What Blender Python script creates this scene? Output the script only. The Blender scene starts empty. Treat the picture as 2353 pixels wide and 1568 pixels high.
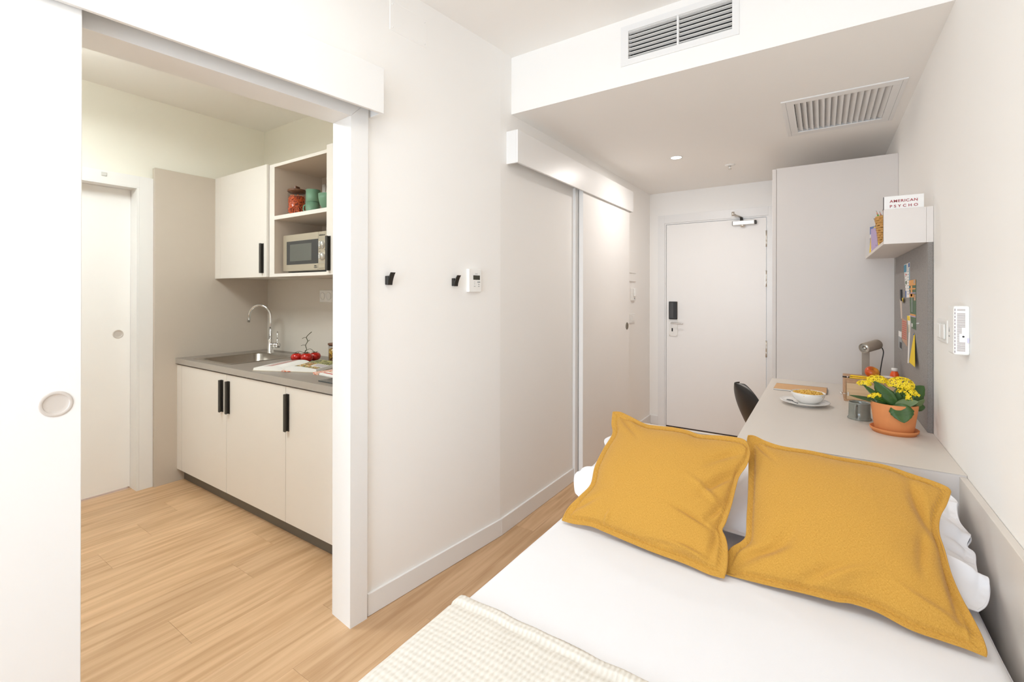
import bpy, bmesh, math, random
from mathutils import Vector, Matrix
from math import sin, cos, pi, radians, sqrt, atan2, exp
random.seed(7)
SC = bpy.context.scene
COL = SC.collection

# ------------------------------------------------------------------ camera
H = 1.40
yaw, pit, rol = radians(33.82373), radians(0.03213), radians(0.09747)
fw = Vector((-sin(yaw)*cos(pit), cos(yaw)*cos(pit), sin(pit)))
rt = Vector((cos(yaw), sin(yaw), 0)); up = rt.cross(fw)
R = rt*cos(rol) + up*sin(rol); U = -rt*sin(rol) + up*cos(rol)
cd = bpy.data.cameras.new('camera'); cam = bpy.data.objects.new('camera', cd); COL.objects.link(cam)
cam.matrix_world = Matrix(((R.x, U.x, -fw.x, 0), (R.y, U.y, -fw.y, 0), (R.z, U.z, -fw.z, H), (0, 0, 0, 1)))
cd.sensor_fit = 'HORIZONTAL'; cd.sensor_width = 36; cd.lens = 36*1063.744/2353
cd.shift_y = -(784-674.809)/2353; cd.shift_x = (1176.5-1176.256)/2353
cd.clip_start = 0.02
SC.camera = cam

# ------------------------------------------------------------------ world, light, exposure
SC.view_settings.view_transform = 'Standard'; SC.view_settings.look = 'None'
SC.view_settings.gamma = 1; SC.view_settings.use_curve_mapping = False
SC.view_settings.exposure = 0.09
SC.cycles.max_bounces = 16; SC.cycles.diffuse_bounces = 14; SC.cycles.glossy_bounces = 6; SC.cycles.transparent_max_bounces = 12
SC.cycles.sample_clamp_indirect = 8
W = bpy.data.worlds.new('world'); SC.world = W; W.use_nodes = True
W.node_tree.nodes['Background'].inputs[0].default_value = (0.80, 0.90, 1.0, 1)
W.node_tree.nodes['Background'].inputs[1].default_value = 1.6

def area(name, loc, direction, sx, sy, power, color):
    l = bpy.data.lights.new(name, 'AREA'); l.shape = 'RECTANGLE'; l.size = sx; l.size_y = sy
    l.energy = power; l.color = color
    o = bpy.data.objects.new(name, l); COL.objects.link(o); o.location = loc
    o.rotation_euler = Vector(direction).to_track_quat('-Z', 'Y').to_euler()
    return o
area('window_daylight', (-0.80, -3.52, 1.30), (0.0, 1, 0.02), 2.3, 2.3, 100, (0.71, 0.85, 1.0))
area('added_kitchen_fill', (-3.0, 0.35, 2.60), (0, 0, -1), 0.7, 0.7, 27, (0.84, 0.93, 0.95))  # unseen fill added to brighten the kitchen
dsk = bpy.data.lights.new('hall_downlight_disc', 'AREA'); dsk.shape = 'DISK'; dsk.size = 0.078; dsk.energy = 9; dsk.color = (1.0, 0.95, 0.9)
dsko = bpy.data.objects.new('hall_downlight_disc', dsk); COL.objects.link(dsko); dsko.location = (-0.954, 3.743, 2.465)
sp = bpy.data.lights.new('hall_downlight_light', 'SPOT'); sp.energy = 8; sp.color = (1.0, 0.84, 0.66)
sp.spot_size = radians(63); sp.spot_blend = 0.45; sp.shadow_soft_size = 0.03
area('added_room_fill', (-0.70, 0.45, 2.75), (0, 0, -1), 0.9, 0.9, 3.0, (0.84, 0.93, 1.0))  # unseen fill added above the bed to lift the deeper room
area('added_kitchen_upfill', (-3.0, 0.35, 2.66), (0, 0, 1), 0.7, 0.7, 15, (0.86, 0.93, 0.90))  # upward fill added so the kitchen ceiling gets light
spo = bpy.data.objects.new('hall_downlight_light', sp); COL.objects.link(spo); spo.location = (-0.954, 3.743, 2.46)

# ------------------------------------------------------------------ materials
MATS = {}
def mat(name, col, rough=0.5, metal=0.0, bump=0.0, bscale=200.0, var=0.0, vscale=8.0, spec=0.5, alpha=1, trans=0, emit=None, estr=0, coat=0, sheen=0):
    if name in MATS: return MATS[name]
    m = bpy.data.materials.new(name); m.use_nodes = True; nt = m.node_tree; b = nt.nodes['Principled BSDF']
    b.inputs['Base Color'].default_value = (*col, 1); b.inputs['Roughness'].default_value = rough
    b.inputs['Metallic'].default_value = metal
    b.inputs['Specular IOR Level'].default_value = spec
    if trans: b.inputs['Transmission Weight'].default_value = trans
    if coat: b.inputs['Coat Weight'].default_value = coat
    if sheen: b.inputs['Sheen Weight'].default_value = sheen
    if emit: b.inputs['Emission Color'].default_value = (*emit, 1); b.inputs['Emission Strength'].default_value = estr
    tc = nt.nodes.new('ShaderNodeTexCoord')
    if var:
        n = nt.nodes.new('ShaderNodeTexNoise'); n.inputs['Scale'].default_value = vscale; n.inputs['Detail'].default_value = 4
        nt.links.new(tc.outputs['Object'], n.inputs['Vector'])
        mx = nt.nodes.new('ShaderNodeMix'); mx.data_type = 'RGBA'
        mx.inputs[6].default_value = (*[c*(1-var) for c in col], 1); mx.inputs[7].default_value = (*[min(1, c*(1+var)) for c in col], 1)
        nt.links.new(n.outputs['Fac'], mx.inputs[0]); nt.links.new(mx.outputs[2], b.inputs['Base Color'])
    if bump:
        n = nt.nodes.new('ShaderNodeTexNoise'); n.inputs['Scale'].default_value = bscale; n.inputs['Detail'].default_value = 3
        nt.links.new(tc.outputs['Object'], n.inputs['Vector'])
        bp = nt.nodes.new('ShaderNodeBump'); bp.inputs['Strength'].default_value = bump; bp.inputs['Distance'].default_value = 0.002
        nt.links.new(n.outputs['Fac'], bp.inputs['Height']); nt.links.new(bp.outputs['Normal'], b.inputs['Normal'])
    MATS[name] = m
    return m

def srgb(r, g, b):
    f = lambda c: (c/255/12.92) if c/255 <= 0.04045 else ((c/255+0.055)/1.055)**2.4
    return (f(r), f(g), f(b))

WALL = mat('wall_paint', (0.88, 0.872, 0.855), 0.85, bump=0.08, bscale=350, var=0.01, vscale=2)
CEIL = mat('ceiling_paint', (0.88, 0.87, 0.85), 0.9, bump=0.06, bscale=300, var=0.01, vscale=2)
KWALL = mat('kitchen_wall_paint', (0.85, 0.835, 0.76), 0.85, bump=0.08, bscale=350, var=0.01, vscale=2)
TRIM = mat('white_lacquer', (0.81, 0.81, 0.805), 0.35, bump=0.02, bscale=60, var=0.006)
DOORM = mat('white_door_lacquer', (0.87, 0.86, 0.845), 0.42, bump=0.03, bscale=80, var=0.01)
LAM = mat('greige_laminate', (0.68, 0.625, 0.57), 0.45, bump=0.05, bscale=900, var=0.015, vscale=5)
LAMW = mat('pale_laminate', (0.78, 0.75, 0.71), 0.42, bump=0.05, bscale=900, var=0.012, vscale=5)
LAMD = mat('greige_laminate_panel', (0.56, 0.50, 0.43), 0.45, bump=0.05, bscale=900, var=0.015, vscale=5)
WTOP = mat('grey_worktop', (0.27, 0.235, 0.205), 0.38, bump=0.12, bscale=700, var=0.05, vscale=60)
WEDGE = mat('grey_worktop_edge', (0.40, 0.37, 0.335), 0.4, bump=0.1, bscale=700, var=0.04, vscale=60)
PLINTH = mat('dark_plinth', (0.15, 0.14, 0.125), 0.4, bump=0.03, var=0.05)
BLACK = mat('black_metal', (0.035, 0.033, 0.03), 0.4, metal=0.4, bump=0.02, var=0.1)
HANDM = mat('dark_bronze_handle', (0.055, 0.051, 0.044), 0.42, metal=0.3, bump=0.02, var=0.08)
BLACKP = mat('black_plastic', (0.018, 0.016, 0.015), 0.38, bump=0.03, var=0.1)
CHROME = mat('chrome', (0.80, 0.80, 0.80), 0.1, metal=1.0, bump=0.01, var=0.02)
STEEL = mat('brushed_steel', (0.50, 0.47, 0.43), 0.28, metal=1.0, bump=0.06, bscale=300, var=0.06, vscale=40)
SATIN = mat('satin_nickel', (0.70, 0.66, 0.60), 0.3, metal=0.9, bump=0.02, var=0.04)
WPLAST = mat('white_plastic', (0.86, 0.86, 0.84), 0.35, bump=0.01, var=0.006)
GPLAST = mat('pale_grey_plastic', (0.62, 0.62, 0.60), 0.4, bump=0.01, var=0.02)
DARKG = mat('dark_void', (0.012, 0.011, 0.012), 0.8, bump=0.05, var=0.2)
CERAM = mat('white_ceramic', (0.85, 0.84, 0.82), 0.18, bump=0.01, var=0.008, coat=0.3)
PAPER = mat('paper', (0.84, 0.83, 0.81), 0.7, bump=0.03, bscale=400, var=0.01)
SHEET = mat('white_cotton', (0.745, 0.745, 0.77), 0.9, bump=0.12, bscale=900, var=0.008, vscale=20)
PILLOWM = mat('white_pillow_cotton', (0.84, 0.84, 0.87), 0.9, bump=0.15, bscale=900, var=0.01, vscale=20)

def wood_mat(name, c1, c2, sx=30, sy=1.6, rough=0.45, axis='Y', rnd=True, contrast=1.0, rings=True):
    m = bpy.data.materials.new(name); m.use_nodes = True; nt = m.node_tree; N = nt.nodes; L = nt.links
    b = N['Principled BSDF']; b.inputs['Roughness'].default_value = rough
    tc = N.new('ShaderNodeTexCoord'); mp = N.new('ShaderNodeMapping')
    L.new(tc.outputs['Object'], mp.inputs['Vector'])
    if rnd:
        oi = N.new('ShaderNodeObjectInfo'); sc = N.new('ShaderNodeVectorMath'); sc.operation = 'SCALE'
        cmb = N.new('ShaderNodeCombineXYZ')
        for i in range(3): L.new(oi.outputs['Random'], cmb.inputs[i])
        L.new(cmb.outputs[0], sc.inputs[0]); sc.inputs[3].default_value = 37.0
        L.new(sc.outputs[0], mp.inputs['Location'])
    s2 = N.new('ShaderNodeVectorMath'); s2.operation = 'MULTIPLY'
    s2.inputs[1].default_value = (sx, sy, sx) if axis == 'Y' else ((sy, sx, sx) if axis == 'X' else (sx, sx, sy))
    L.new(mp.outputs['Vector'], s2.inputs[0])
    n1 = N.new('ShaderNodeTexNoise'); n1.inputs['Scale'].default_value = 1.0; n1.inputs['Detail'].default_value = 6; n1.inputs['Distortion'].default_value = 0.6
    L.new(s2.outputs[0], n1.inputs['Vector'])
    s3 = N.new('ShaderNodeVectorMath'); s3.operation = 'MULTIPLY'
    s3.inputs[1].default_value = (8, 0.9, 8) if axis == 'Y' else ((0.9, 8, 8) if axis == 'X' else (8, 8, 0.9))
    L.new(mp.outputs['Vector'], s3.inputs[0])
    n2 = N.new('ShaderNodeTexNoise'); n2.inputs['Scale'].default_value = 0.7; n2.inputs['Detail'].default_value = 3; n2.inputs['Distortion'].default_value = 0.3
    L.new(s3.outputs[0], n2.inputs['Vector'])
    ml = N.new('ShaderNodeMath'); ml.operation = 'MULTIPLY'; ml.inputs[1].default_value = 42.0
    L.new(n2.outputs['Fac'], ml.inputs[0])
    sn = N.new('ShaderNodeMath'); sn.operation = 'SINE'; L.new(ml.outputs[0], sn.inputs[0])
    a1 = N.new('ShaderNodeMath'); a1.operation = 'MULTIPLY_ADD'; a1.inputs[1].default_value = 0.13 if rings else 0.0; a1.inputs[2].default_value = 0.0
    L.new(sn.outputs[0], a1.inputs[0])
    a2 = N.new('ShaderNodeMath'); a2.operation = 'ADD'; L.new(n1.outputs['Fac'], a2.inputs[0]); L.new(a1.outputs[0], a2.inputs[1])
    rp = N.new('ShaderNodeValToRGB'); rp.color_ramp.elements[0].position = 0.5-0.30/contrast; rp.color_ramp.elements[1].position = 0.5+0.27/contrast
    rp.color_ramp.elements[0].color = (*c1, 1); rp.color_ramp.elements[1].color = (*c2, 1)
    L.new(a2.outputs[0], rp.inputs[0])
    if rnd:
        hs = N.new('ShaderNodeHueSaturation'); mr = N.new('ShaderNodeMapRange')
        mr.inputs[3].default_value = 0.95; mr.inputs[4].default_value = 1.06
        L.new(oi.outputs['Random'], mr.inputs[0]); L.new(mr.outputs[0], hs.inputs['Value'])
        L.new(rp.outputs[0], hs.inputs['Color']); L.new(hs.outputs[0], b.inputs['Base Color'])
    else: L.new(rp.outputs[0], b.inputs['Base Color'])
    bp = N.new('ShaderNodeBump'); bp.inputs['Strength'].default_value = 0.12; bp.inputs['Distance'].default_value = 0.001
    L.new(n1.outputs['Fac'], bp.inputs['Height']); L.new(bp.outputs['Normal'], b.inputs['Normal'])
    return m
OAK = wood_mat('oak_floor', (0.455, 0.275, 0.140), (0.64, 0.425, 0.250), 42, 1.5, 0.42, 'Y')
BEECH = wood_mat('light_box_wood', (0.60, 0.40, 0.22), (0.78, 0.58, 0.36), 3, 60, 0.5, 'Z', False, 1.0, False)
BEECHD = wood_mat('box_edge_wood', (0.44, 0.25, 0.13), (0.56, 0.34, 0.19), 60, 60, 0.5, 'X', False, 1.0, False)
LIDW = wood_mat('dark_lid_wood', (0.10, 0.040, 0.020), (0.20, 0.085, 0.040), 60, 12, 0.4, 'X', False)

def fabric(name, c1, c2, sc, bump, stripes=True, rough=0.95, dist=0.0015):
    m = bpy.data.materials.new(name); m.use_nodes = True; nt = m.node_tree; N = nt.nodes; L = nt.links
    b = N['Principled BSDF']; b.inputs['Roughness'].default_value = rough; b.inputs['Specular IOR Level'].default_value = 0.15
    b.inputs['Sheen Weight'].default_value = 0.15
    uv = N.new('ShaderNodeTexCoord')
    ns = []
    for v in ((sc, sc*6, 1), (sc*6, sc, 1)):
        m1 = N.new('ShaderNodeVectorMath'); m1.operation = 'MULTIPLY'; m1.inputs[1].default_value = v
        L.new(uv.outputs['UV'], m1.inputs[0])
        n = N.new('ShaderNodeTexNoise'); n.inputs['Scale'].default_value = 1; n.inputs['Detail'].default_value = 3
        L.new(m1.outputs[0], n.inputs['Vector']); ns.append(n)
    ad = N.new('ShaderNodeMath'); ad.operation = 'ADD'; L.new(ns[0].outputs['Fac'], ad.inputs[0]); L.new(ns[1].outputs['Fac'], ad.inputs[1])
    hf = N.new('ShaderNodeMath'); hf.operation = 'MULTIPLY'; hf.inputs[1].default_value = 0.5; L.new(ad.outputs[0], hf.inputs[0])
    rp = N.new('ShaderNodeValToRGB'); rp.color_ramp.elements[0].position = 0.36; rp.color_ramp.elements[1].position = 0.64
    rp.color_ramp.elements[0].color = (*c1, 1); rp.color_ramp.elements[1].color = (*c2, 1)
    L.new(hf.outputs[0], rp.inputs[0]); L.new(rp.outputs[0], b.inputs['Base Color'])
    bp = N.new('ShaderNodeBump'); bp.inputs['Strength'].default_value = bump; bp.inputs['Distance'].default_value = dist
    L.new(hf.outputs[0], bp.inputs['Height']); L.new(bp.outputs['Normal'], b.inputs['Normal'])
    return m
MUST = fabric('mustard_linen', (0.40, 0.200, 0.028), (0.60, 0.335, 0.070), 100, 0.55)
FELT = fabric('grey_felt', (0.165, 0.15, 0.14), (0.29, 0.27, 0.255), 160, 0.4)

def glass(name, col=(1, 1, 1), rough=0.02):
    m = bpy.data.materials.new(name); m.use_nodes = True; nt = m.node_tree; N = nt.nodes; L = nt.links
    N.remove(N['Principled BSDF']); o = N['Material Output']
    t = N.new('ShaderNodeBsdfTransparent'); t.inputs[0].default_value = (*[0.94*c for c in col], 1)
    g = N.new('ShaderNodeBsdfGlossy'); g.inputs['Roughness'].default_value = rough
    lw = N.new('ShaderNodeLayerWeight'); pw = N.new('ShaderNodeMath'); pw.operation = 'POWER'; pw.inputs[1].default_value = 4.0; L.new(lw.outputs['Facing'], pw.inputs[0])
    fr = N.new('ShaderNodeMath'); fr.operation = 'MULTIPLY_ADD'; fr.inputs[1].default_value = 0.45; fr.inputs[2].default_value = 0.03; L.new(pw.outputs[0], fr.inputs[0])
    mx = N.new('ShaderNodeMixShader'); L.new(fr.outputs[0], mx.inputs[0]); L.new(t.outputs[0], mx.inputs[1]); L.new(g.outputs[0], mx.inputs[2])
    L.new(mx.outputs[0], o.inputs[0]); return m
GLASS = glass('clear_glass')
TERRA = mat('terracotta', (0.66, 0.25, 0.085), 0.7, bump=0.15, bscale=250, var=0.06, vscale=25)
LEAF = mat('leaf_green', (0.04, 0.10, 0.018), 0.42, bump=0.25, bscale=90, var=0.35, vscale=40)
LEAFP = mat('pale_leaf_green', (0.13, 0.19, 0.075), 0.5, bump=0.25, bscale=90, var=0.2, vscale=40)
STEM = mat('stem_green', (0.12, 0.26, 0.03), 0.5, bump=0.1, var=0.2)
YEL = mat('petal_yellow', (0.93, 0.68, 0.015), 0.55, bump=0.1, bscale=200, var=0.15, vscale=120)
YELP = mat('yellow_paper', (0.88, 0.62, 0.01), 0.6, bump=0.02, var=0.04)
RED = mat('tomato_red', (0.50, 0.012, 0.006), 0.15, bump=0.02, var=0.15, vscale=20, coat=0.4)
TSTEM = mat('tomato_vine', (0.05, 0.055, 0.02), 0.6, bump=0.1, var=0.3)
ORANGE = mat('orange_pasta', (0.80, 0.13, 0.015), 0.55, bump=0.1, var=0.25, vscale=60)
PASTA = mat('golden_cereal', (0.84, 0.52, 0.11), 0.6, bump=0.1, var=0.25, vscale=90)
GREENC = mat('sage_green_ceramic', (0.15, 0.29, 0.19), 0.5, bump=0.02, var=0.03)
MUGG = mat('grey_green_glaze', (0.23, 0.24, 0.21), 0.15, bump=0.02, var=0.15, vscale=30, coat=0.4)
LAMPM = mat('taupe_lamp_metal', (0.36, 0.31, 0.25), 0.5, bump=0.02, var=0.03)
WICK = mat('wicker', (0.53, 0.29, 0.085), 0.7, bump=0.4, bscale=120, var=0.35, vscale=90)
MWM = mat('champagne_metal', (0.46, 0.41, 0.32), 0.35, metal=0.45, bump=0.02, var=0.02)
MWG = mat('dark_oven_glass', (0.018, 0.018, 0.016), 0.12, bump=0.0, var=0.1)
MWW = mat('oven_window_mesh', (0.10, 0.105, 0.09), 0.3, bump=0.1, bscale=900, var=0.08)
BLUE = mat('blue_cover', (0.03, 0.13, 0.42), 0.5, bump=0.01, var=0.05)
LILAC = mat('lilac_paper', (0.46, 0.36, 0.60), 0.6, bump=0.01, var=0.02)
CYAN = mat('cyan_print', (0.03, 0.30, 0.50), 0.5, bump=0.01, var=0.05)
REDP = mat('red_print', (0.60, 0.06, 0.05), 0.5, bump=0.01, var=0.05)
MAROON = mat('maroon_ink', (0.33, 0.02, 0.03), 0.5, bump=0.01, var=0.03)
GRNP = mat('green_print', (0.045, 0.12, 0.04), 0.5, bump=0.01, var=0.5, vscale=60)
ORP = mat('orange_print', (0.75, 0.33, 0.06), 0.5, bump=0.01, var=0.3, vscale=60)
PNK = mat('kraft_pink_paper', (0.52, 0.32, 0.22), 0.6, bump=0.01, var=0.04)
INK = mat('dark_ink', (0.03, 0.03, 0.035), 0.5, bump=0.01, var=0.1)
GREYP = mat('grey_print', (0.33, 0.35, 0.36), 0.5, bump=0.01, var=0.3, vscale=40)
KRAFT = mat('kraft_cover', (0.66, 0.40, 0.20), 0.7, bump=0.04, var=0.03)
ORB = mat('orange_label', (0.85, 0.11, 0.015), 0.35, bump=0.01, var=0.04)
GLOW = mat('lamp_glow', (1, 1, 1), 0.5, emit=(1, 0.97, 0.9), estr=8, bump=0.01, var=0.01)
LENS = mat('lamp_lens', (0.85, 0.84, 0.78), 0.12, metal=0.6, bump=0.3, bscale=80, var=0.1)
LCD = mat('lcd_screen', (0.06, 0.06, 0.045), 0.25, bump=0.01, var=0.2, vscale=100)

# apple: red to yellow
def apple_mat():
    m = bpy.data.materials.new('apple_skin'); m.use_nodes = True; nt = m.node_tree; N = nt.nodes; L = nt.links
    b = N['Principled BSDF']; b.inputs['Roughness'].default_value = 0.3
    tc = N.new('ShaderNodeTexCoord'); n = N.new('ShaderNodeTexNoise'); n.inputs['Scale'].default_value = 22; n.inputs['Detail'].default_value = 5
    L.new(tc.outputs['Object'], n.inputs['Vector'])
    sx = N.new('ShaderNodeSeparateXYZ'); L.new(tc.outputs['Object'], sx.inputs[0])
    a = N.new('ShaderNodeMath'); a.operation = 'MULTIPLY_ADD'; a.inputs[1].default_value = 9.0; L.new(sx.outputs[0], a.inputs[0]); L.new(n.outputs['Fac'], a.inputs[2])
    rp = N.new('ShaderNodeValToRGB'); e = rp.color_ramp.elements
    e[0].position = 0.25; e[0].color = (0.62, 0.09, 0.015, 1); e[1].position = 0.85; e[1].color = (0.70, 0.33, 0.03, 1)
    L.new(a.outputs[0], rp.inputs[0]); L.new(rp.outputs[0], b.inputs['Base Color']); return m
APPLE = apple_mat()

# ------------------------------------------------------------------ helpers
def wloc(o):
    v = Vector((0, 0, 0))
    while o is not None: v += o.location; o = o.parent
    return v
def link(name, me, parent=None, origin=None, m=None, smooth=False):
    """mesh given in world coordinates"""
    org = wloc(parent) if parent is not None else (Vector(origin) if origin is not None else Vector((0, 0, 0)))
    me.transform(Matrix.Translation(-org))
    if smooth:
        for p in me.polygons: p.use_smooth = True
    o = bpy.data.objects.new(name, me); COL.objects.link(o)
    if parent is not None: o.parent = parent
    else: o.location = org
    if m is not None: me.materials.append(m)
    return o
def from_bm(name, bm, m=None, parent=None, origin=None, smooth=False):
    me = bpy.data.meshes.new(name); bm.normal_update(); bm.to_mesh(me); bm.free()
    return link(name, me, parent, origin, m, smooth)
def tag(o, label, cat, group=None):
    o['label'] = label; o['category'] = cat
    if group: o['group'] = group
    return o
def thing(name, label, cat, loc, group=None):
    o = bpy.data.objects.new(name, None); COL.objects.link(o); o.location = loc; o.empty_display_size = 0.05
    return tag(o, label, cat, group)
def struct(o): o['kind'] = 'structure'; return o
def addbox(bm, x0, x1, y0, y1, z0, z1, bev=0.0, seg=1, M=None):
    vs = [bm.verts.new(Vector(p)) for p in ((x0, y0, z0), (x1, y0, z0), (x1, y1, z0), (x0, y1, z0), (x0, y0, z1), (x1, y0, z1), (x1, y1, z1), (x0, y1, z1))]
    if M is not None:
        for v in vs: v.co = M @ v.co
    fs = [bm.faces.new([vs[i] for i in q]) for q in ((0, 3, 2, 1), (4, 5, 6, 7), (0, 1, 5, 4), (1, 2, 6, 5), (2, 3, 7, 6), (3, 0, 4, 7))]
    if bev:
        es = list({e for f in fs for e in f.edges})
        bmesh.ops.bevel(bm, geom=es, offset=bev, segments=seg, affect='EDGES', profile=0.5)
def box(name, x0, x1, y0, y1, z0, z1, m, parent=None, bev=0.0, seg=1, M=None, origin=None):
    bm = bmesh.new(); x0, x1 = min(x0, x1), max(x0, x1); y0, y1 = min(y0, y1), max(y0, y1); z0, z1 = min(z0, z1), max(z0, z1)
    addbox(bm, x0, x1, y0, y1, z0, z1, bev, seg, M)
    if origin is None and parent is None:
        origin = (0, 0, 0) if M is not None else ((x0+x1)/2, (y0+y1)/2, z0)
    return from_bm(name, bm, m, parent, origin)
def boxes(name, L, m, parent=None, bev=0.0, M=None, origin=None):
    bm = bmesh.new()
    for b in L: addbox(bm, *b, bev=bev, M=M)
    return from_bm(name, bm, m, parent, origin)
def lathe_bm(bm, prof, c, n=40, axis='Z', M=None):
    """prof: list of (r, h)"""
    rings = []
    for r, h in prof:
        ring = []
        for i in range(n):
            a = 2*pi*i/n
            p = Vector((r*cos(a), r*sin(a), h)) if r > 1e-6 else Vector((0, 0, h))
            if M is not None: p = M @ p
            p = p + Vector(c)
            ring.append(bm.verts.new(p))
            if r <= 1e-6: break
        rings.append(ring)
    for a, b in zip(rings, rings[1:]):
        for i in range(n):
            j = (i+1) % n
            if len(a) == 1 and len(b) == 1: break
            if len(a) == 1: bm.faces.new((a[0], b[i], b[j]))
            elif len(b) == 1: bm.faces.new((a[i], a[j], b[0]))
            else: bm.faces.new((a[i], a[j], b[j], b[i]))
def lathe(name, prof, c, m, parent=None, n=40, M=None, smooth=True, origin=None):
    bm = bmesh.new(); lathe_bm(bm, prof, c, n, M=M)
    bmesh.ops.recalc_face_normals(bm, faces=bm.faces)
    o = from_bm(name, bm, m, parent, origin if origin is not None else (None if parent is not None else c), smooth)
    return o
def tube_bm(bm, pts, rads, n=10, cap=True):
    pts = [Vector(p) for p in pts]
    if not isinstance(rads, (list, tuple)): rads = [rads]*len(pts)
    rings = []; prev = None
    for i, p in enumerate(pts):
        d = (pts[min(i+1, len(pts)-1)] - pts[max(i-1, 0)]).normalized()
        if prev is None:
            a = Vector((0, 0, 1)) if abs(d.z) < 0.9 else Vector((1, 0, 0)); x = d.cross(a).normalized()
        else:
            x = (prev - d*prev.dot(d)).normalized()
        prev = x; y = d.cross(x)
        rings.append([bm.verts.new(p + (x*cos(2*pi*k/n) + y*sin(2*pi*k/n))*rads[i]) for k in range(n)])
    for a, b in zip(rings, rings[1:]):
        for k in range(n): bm.faces.new((a[k], a[(k+1) % n], b[(k+1) % n], b[k]))
    if cap:
        bm.faces.new(rings[0][::-1]); bm.faces.new(rings[-1])
def tube(name, pts, rads, m, parent=None, n=10, origin=None):
    bm = bmesh.new(); tube_bm(bm, pts, rads, n)
    return from_bm(name, bm, m, parent, origin if origin is not None else (pts[0] if parent is None else None), True)
def spline(P, k=8):
    P = [Vector(p) for p in P]; out = []
    for i in range(len(P)-1):
        p0 = P[max(i-1, 0)]; p1 = P[i]; p2 = P[i+1]; p3 = P[min(i+2, len(P)-1)]
        for j in range(k):
            t = j/k
            out.append(0.5*((2*p1)+(p2-p0)*t+(2*p0-5*p1+4*p2-p3)*t*t+(-p0+3*p1-3*p2+p3)*t**3))
    out.append(P[-1]); return out
def quad(name, pts, m, parent, th=0.0008, n=(1, 0, 0)):
    """thin sheet with thickness"""
    bm = bmesh.new(); nn = Vector(n)*th
    a = [bm.verts.new(Vector(p)) for p in pts]; b = [bm.verts.new(Vector(p)+nn) for p in pts]
    bm.faces.new(a); bm.faces.new(b[::-1]); k = len(a)
    for i in range(k): bm.faces.new((a[i], b[i], b[(i+1) % k], a[(i+1) % k]))
    bmesh.ops.recalc_face_normals(bm, faces=bm.faces)
    return from_bm(name, bm, m, parent)
def text(name, s, size, origin, xdir, zdir, m, parent, width=None, spacing=1.0, thick=0.0003):
    cu = bpy.data.curves.new(name, 'FONT'); cu.body = s; cu.size = size; cu.align_x = 'CENTER'; cu.space_character = spacing
    cu.extrude = thick; cu.offset = size*0.016
    o = bpy.data.objects.new(name+'_tmp', cu); COL.objects.link(o)
    dg = bpy.context.evaluated_depsgraph_get(); me = bpy.data.meshes.new_from_object(o.evaluated_get(dg))
    bpy.data.objects.remove(o)
    me.name = name
    xs = [v.co.x for v in me.vertices]
    sx = (width/(max(xs)-min(xs))) if width else 1.0
    X = Vector(xdir).normalized(); Z = Vector(zdir).normalized(); Nn = X.cross(Z)
    for v in me.vertices:
        c = v.co.copy(); v.co = Vector(origin) + X*c.x*sx + Z*c.y + Nn*c.z
    me.materials.clear()
    return link(name, me, parent, None, m)

# wall A frame (the slightly angled left wall): s along the wall, o out into the room
A1 = Vector((-1.632, 1.316, 0)); DA = Vector((0.10480338, 0.99449296, 0)); NA = Vector((0.99449296, -0.10480338, 0))
MA = Matrix(((NA.x, DA.x, 0, A1.x), (NA.y, DA.y, 0, A1.y), (0, 0, 1, 0), (0, 0, 0, 1)))   # local (o, s, z)
def boxA(name, o0, o1, s0, s1, z0, z1, m, parent=None, bev=0.0, seg=1):
    org = None
    if parent is None: org = MA @ Vector(((o0+o1)/2, (s0+s1)/2, z0))
    bm = bmesh.new(); addbox(bm, min(o0, o1), max(o0, o1), min(s0, s1), max(s0, s1), z0, z1, bev, seg, MA)
    return from_bm(name, bm, m, parent, org)
def PA(o, s, z): return MA @ Vector((o, s, z))

XR, YB, XL, YK, XKL = 0.404, 4.989, -1.548, 2.162, -4.07
ZC, ZS, YS = 2.814, 2.475, 2.302

# ================================================================== SETTING
YF = -3.6   # window end of the room
floor = struct(box('floor', -4.3, 0.60, YF-0.15, 5.25, -0.06, -0.002, OAK))
# planks: one mesh per distinct size, shared
PW, PLN = 0.2255, 1.356
JN = [0.55, 1.28, 1.066, 0.827, 0.30, 0.05, 1.185, 0.827, 0.42, 1.258, 0.982, 0.10, 0.62, 1.05, 0.33, 0.75, 0.2, 1.1, 0.5, 0.9]
offs = {round(-2.09+PW*(k-8), 4): JN[k] for k in range(-1, 12) if k >= 0}
offs.update({round(-2.09+PW*(k-8), 4): JN[k % 20] for k in range(12, 20)}); offs[round(-2.09-PW*9, 4)] = 0.9
pmesh = {}
for x0, joint in sorted(offs.items()):
    x1 = min(x0+PW, 0.42); y = joint - PLN*3
    while y < 5.1:
        ya, yb = max(y, YF), min(y+PLN, 5.05)
        if yb-ya > 0.05:
            key = (round(x1-x0, 3), round(yb-ya, 3))
            if key not in pmesh:
                bm = bmesh.new(); w, l = x1-x0, yb-ya
                addbox(bm, -w/2+0.0001, w/2-0.0001, -l/2+0.0003, l/2-0.0003, -0.002, 0.0, bev=0.0004)
                me = bpy.data.meshes.new('plank'); bm.normal_update(); bm.to_mesh(me); bm.free(); me.materials.append(OAK); pmesh[key] = me
            o = bpy.data.objects.new('plank', pmesh[key]); COL.objects.link(o); o.parent = floor
            o.location = Vector(((x0+x1)/2, (ya+yb)/2, 0)) - floor.location
        y += PLN
# ceiling
struct(box('ceiling', -4.3, 0.6, YF-0.15, 5.25, ZC, ZC+0.1, CEIL))
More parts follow.
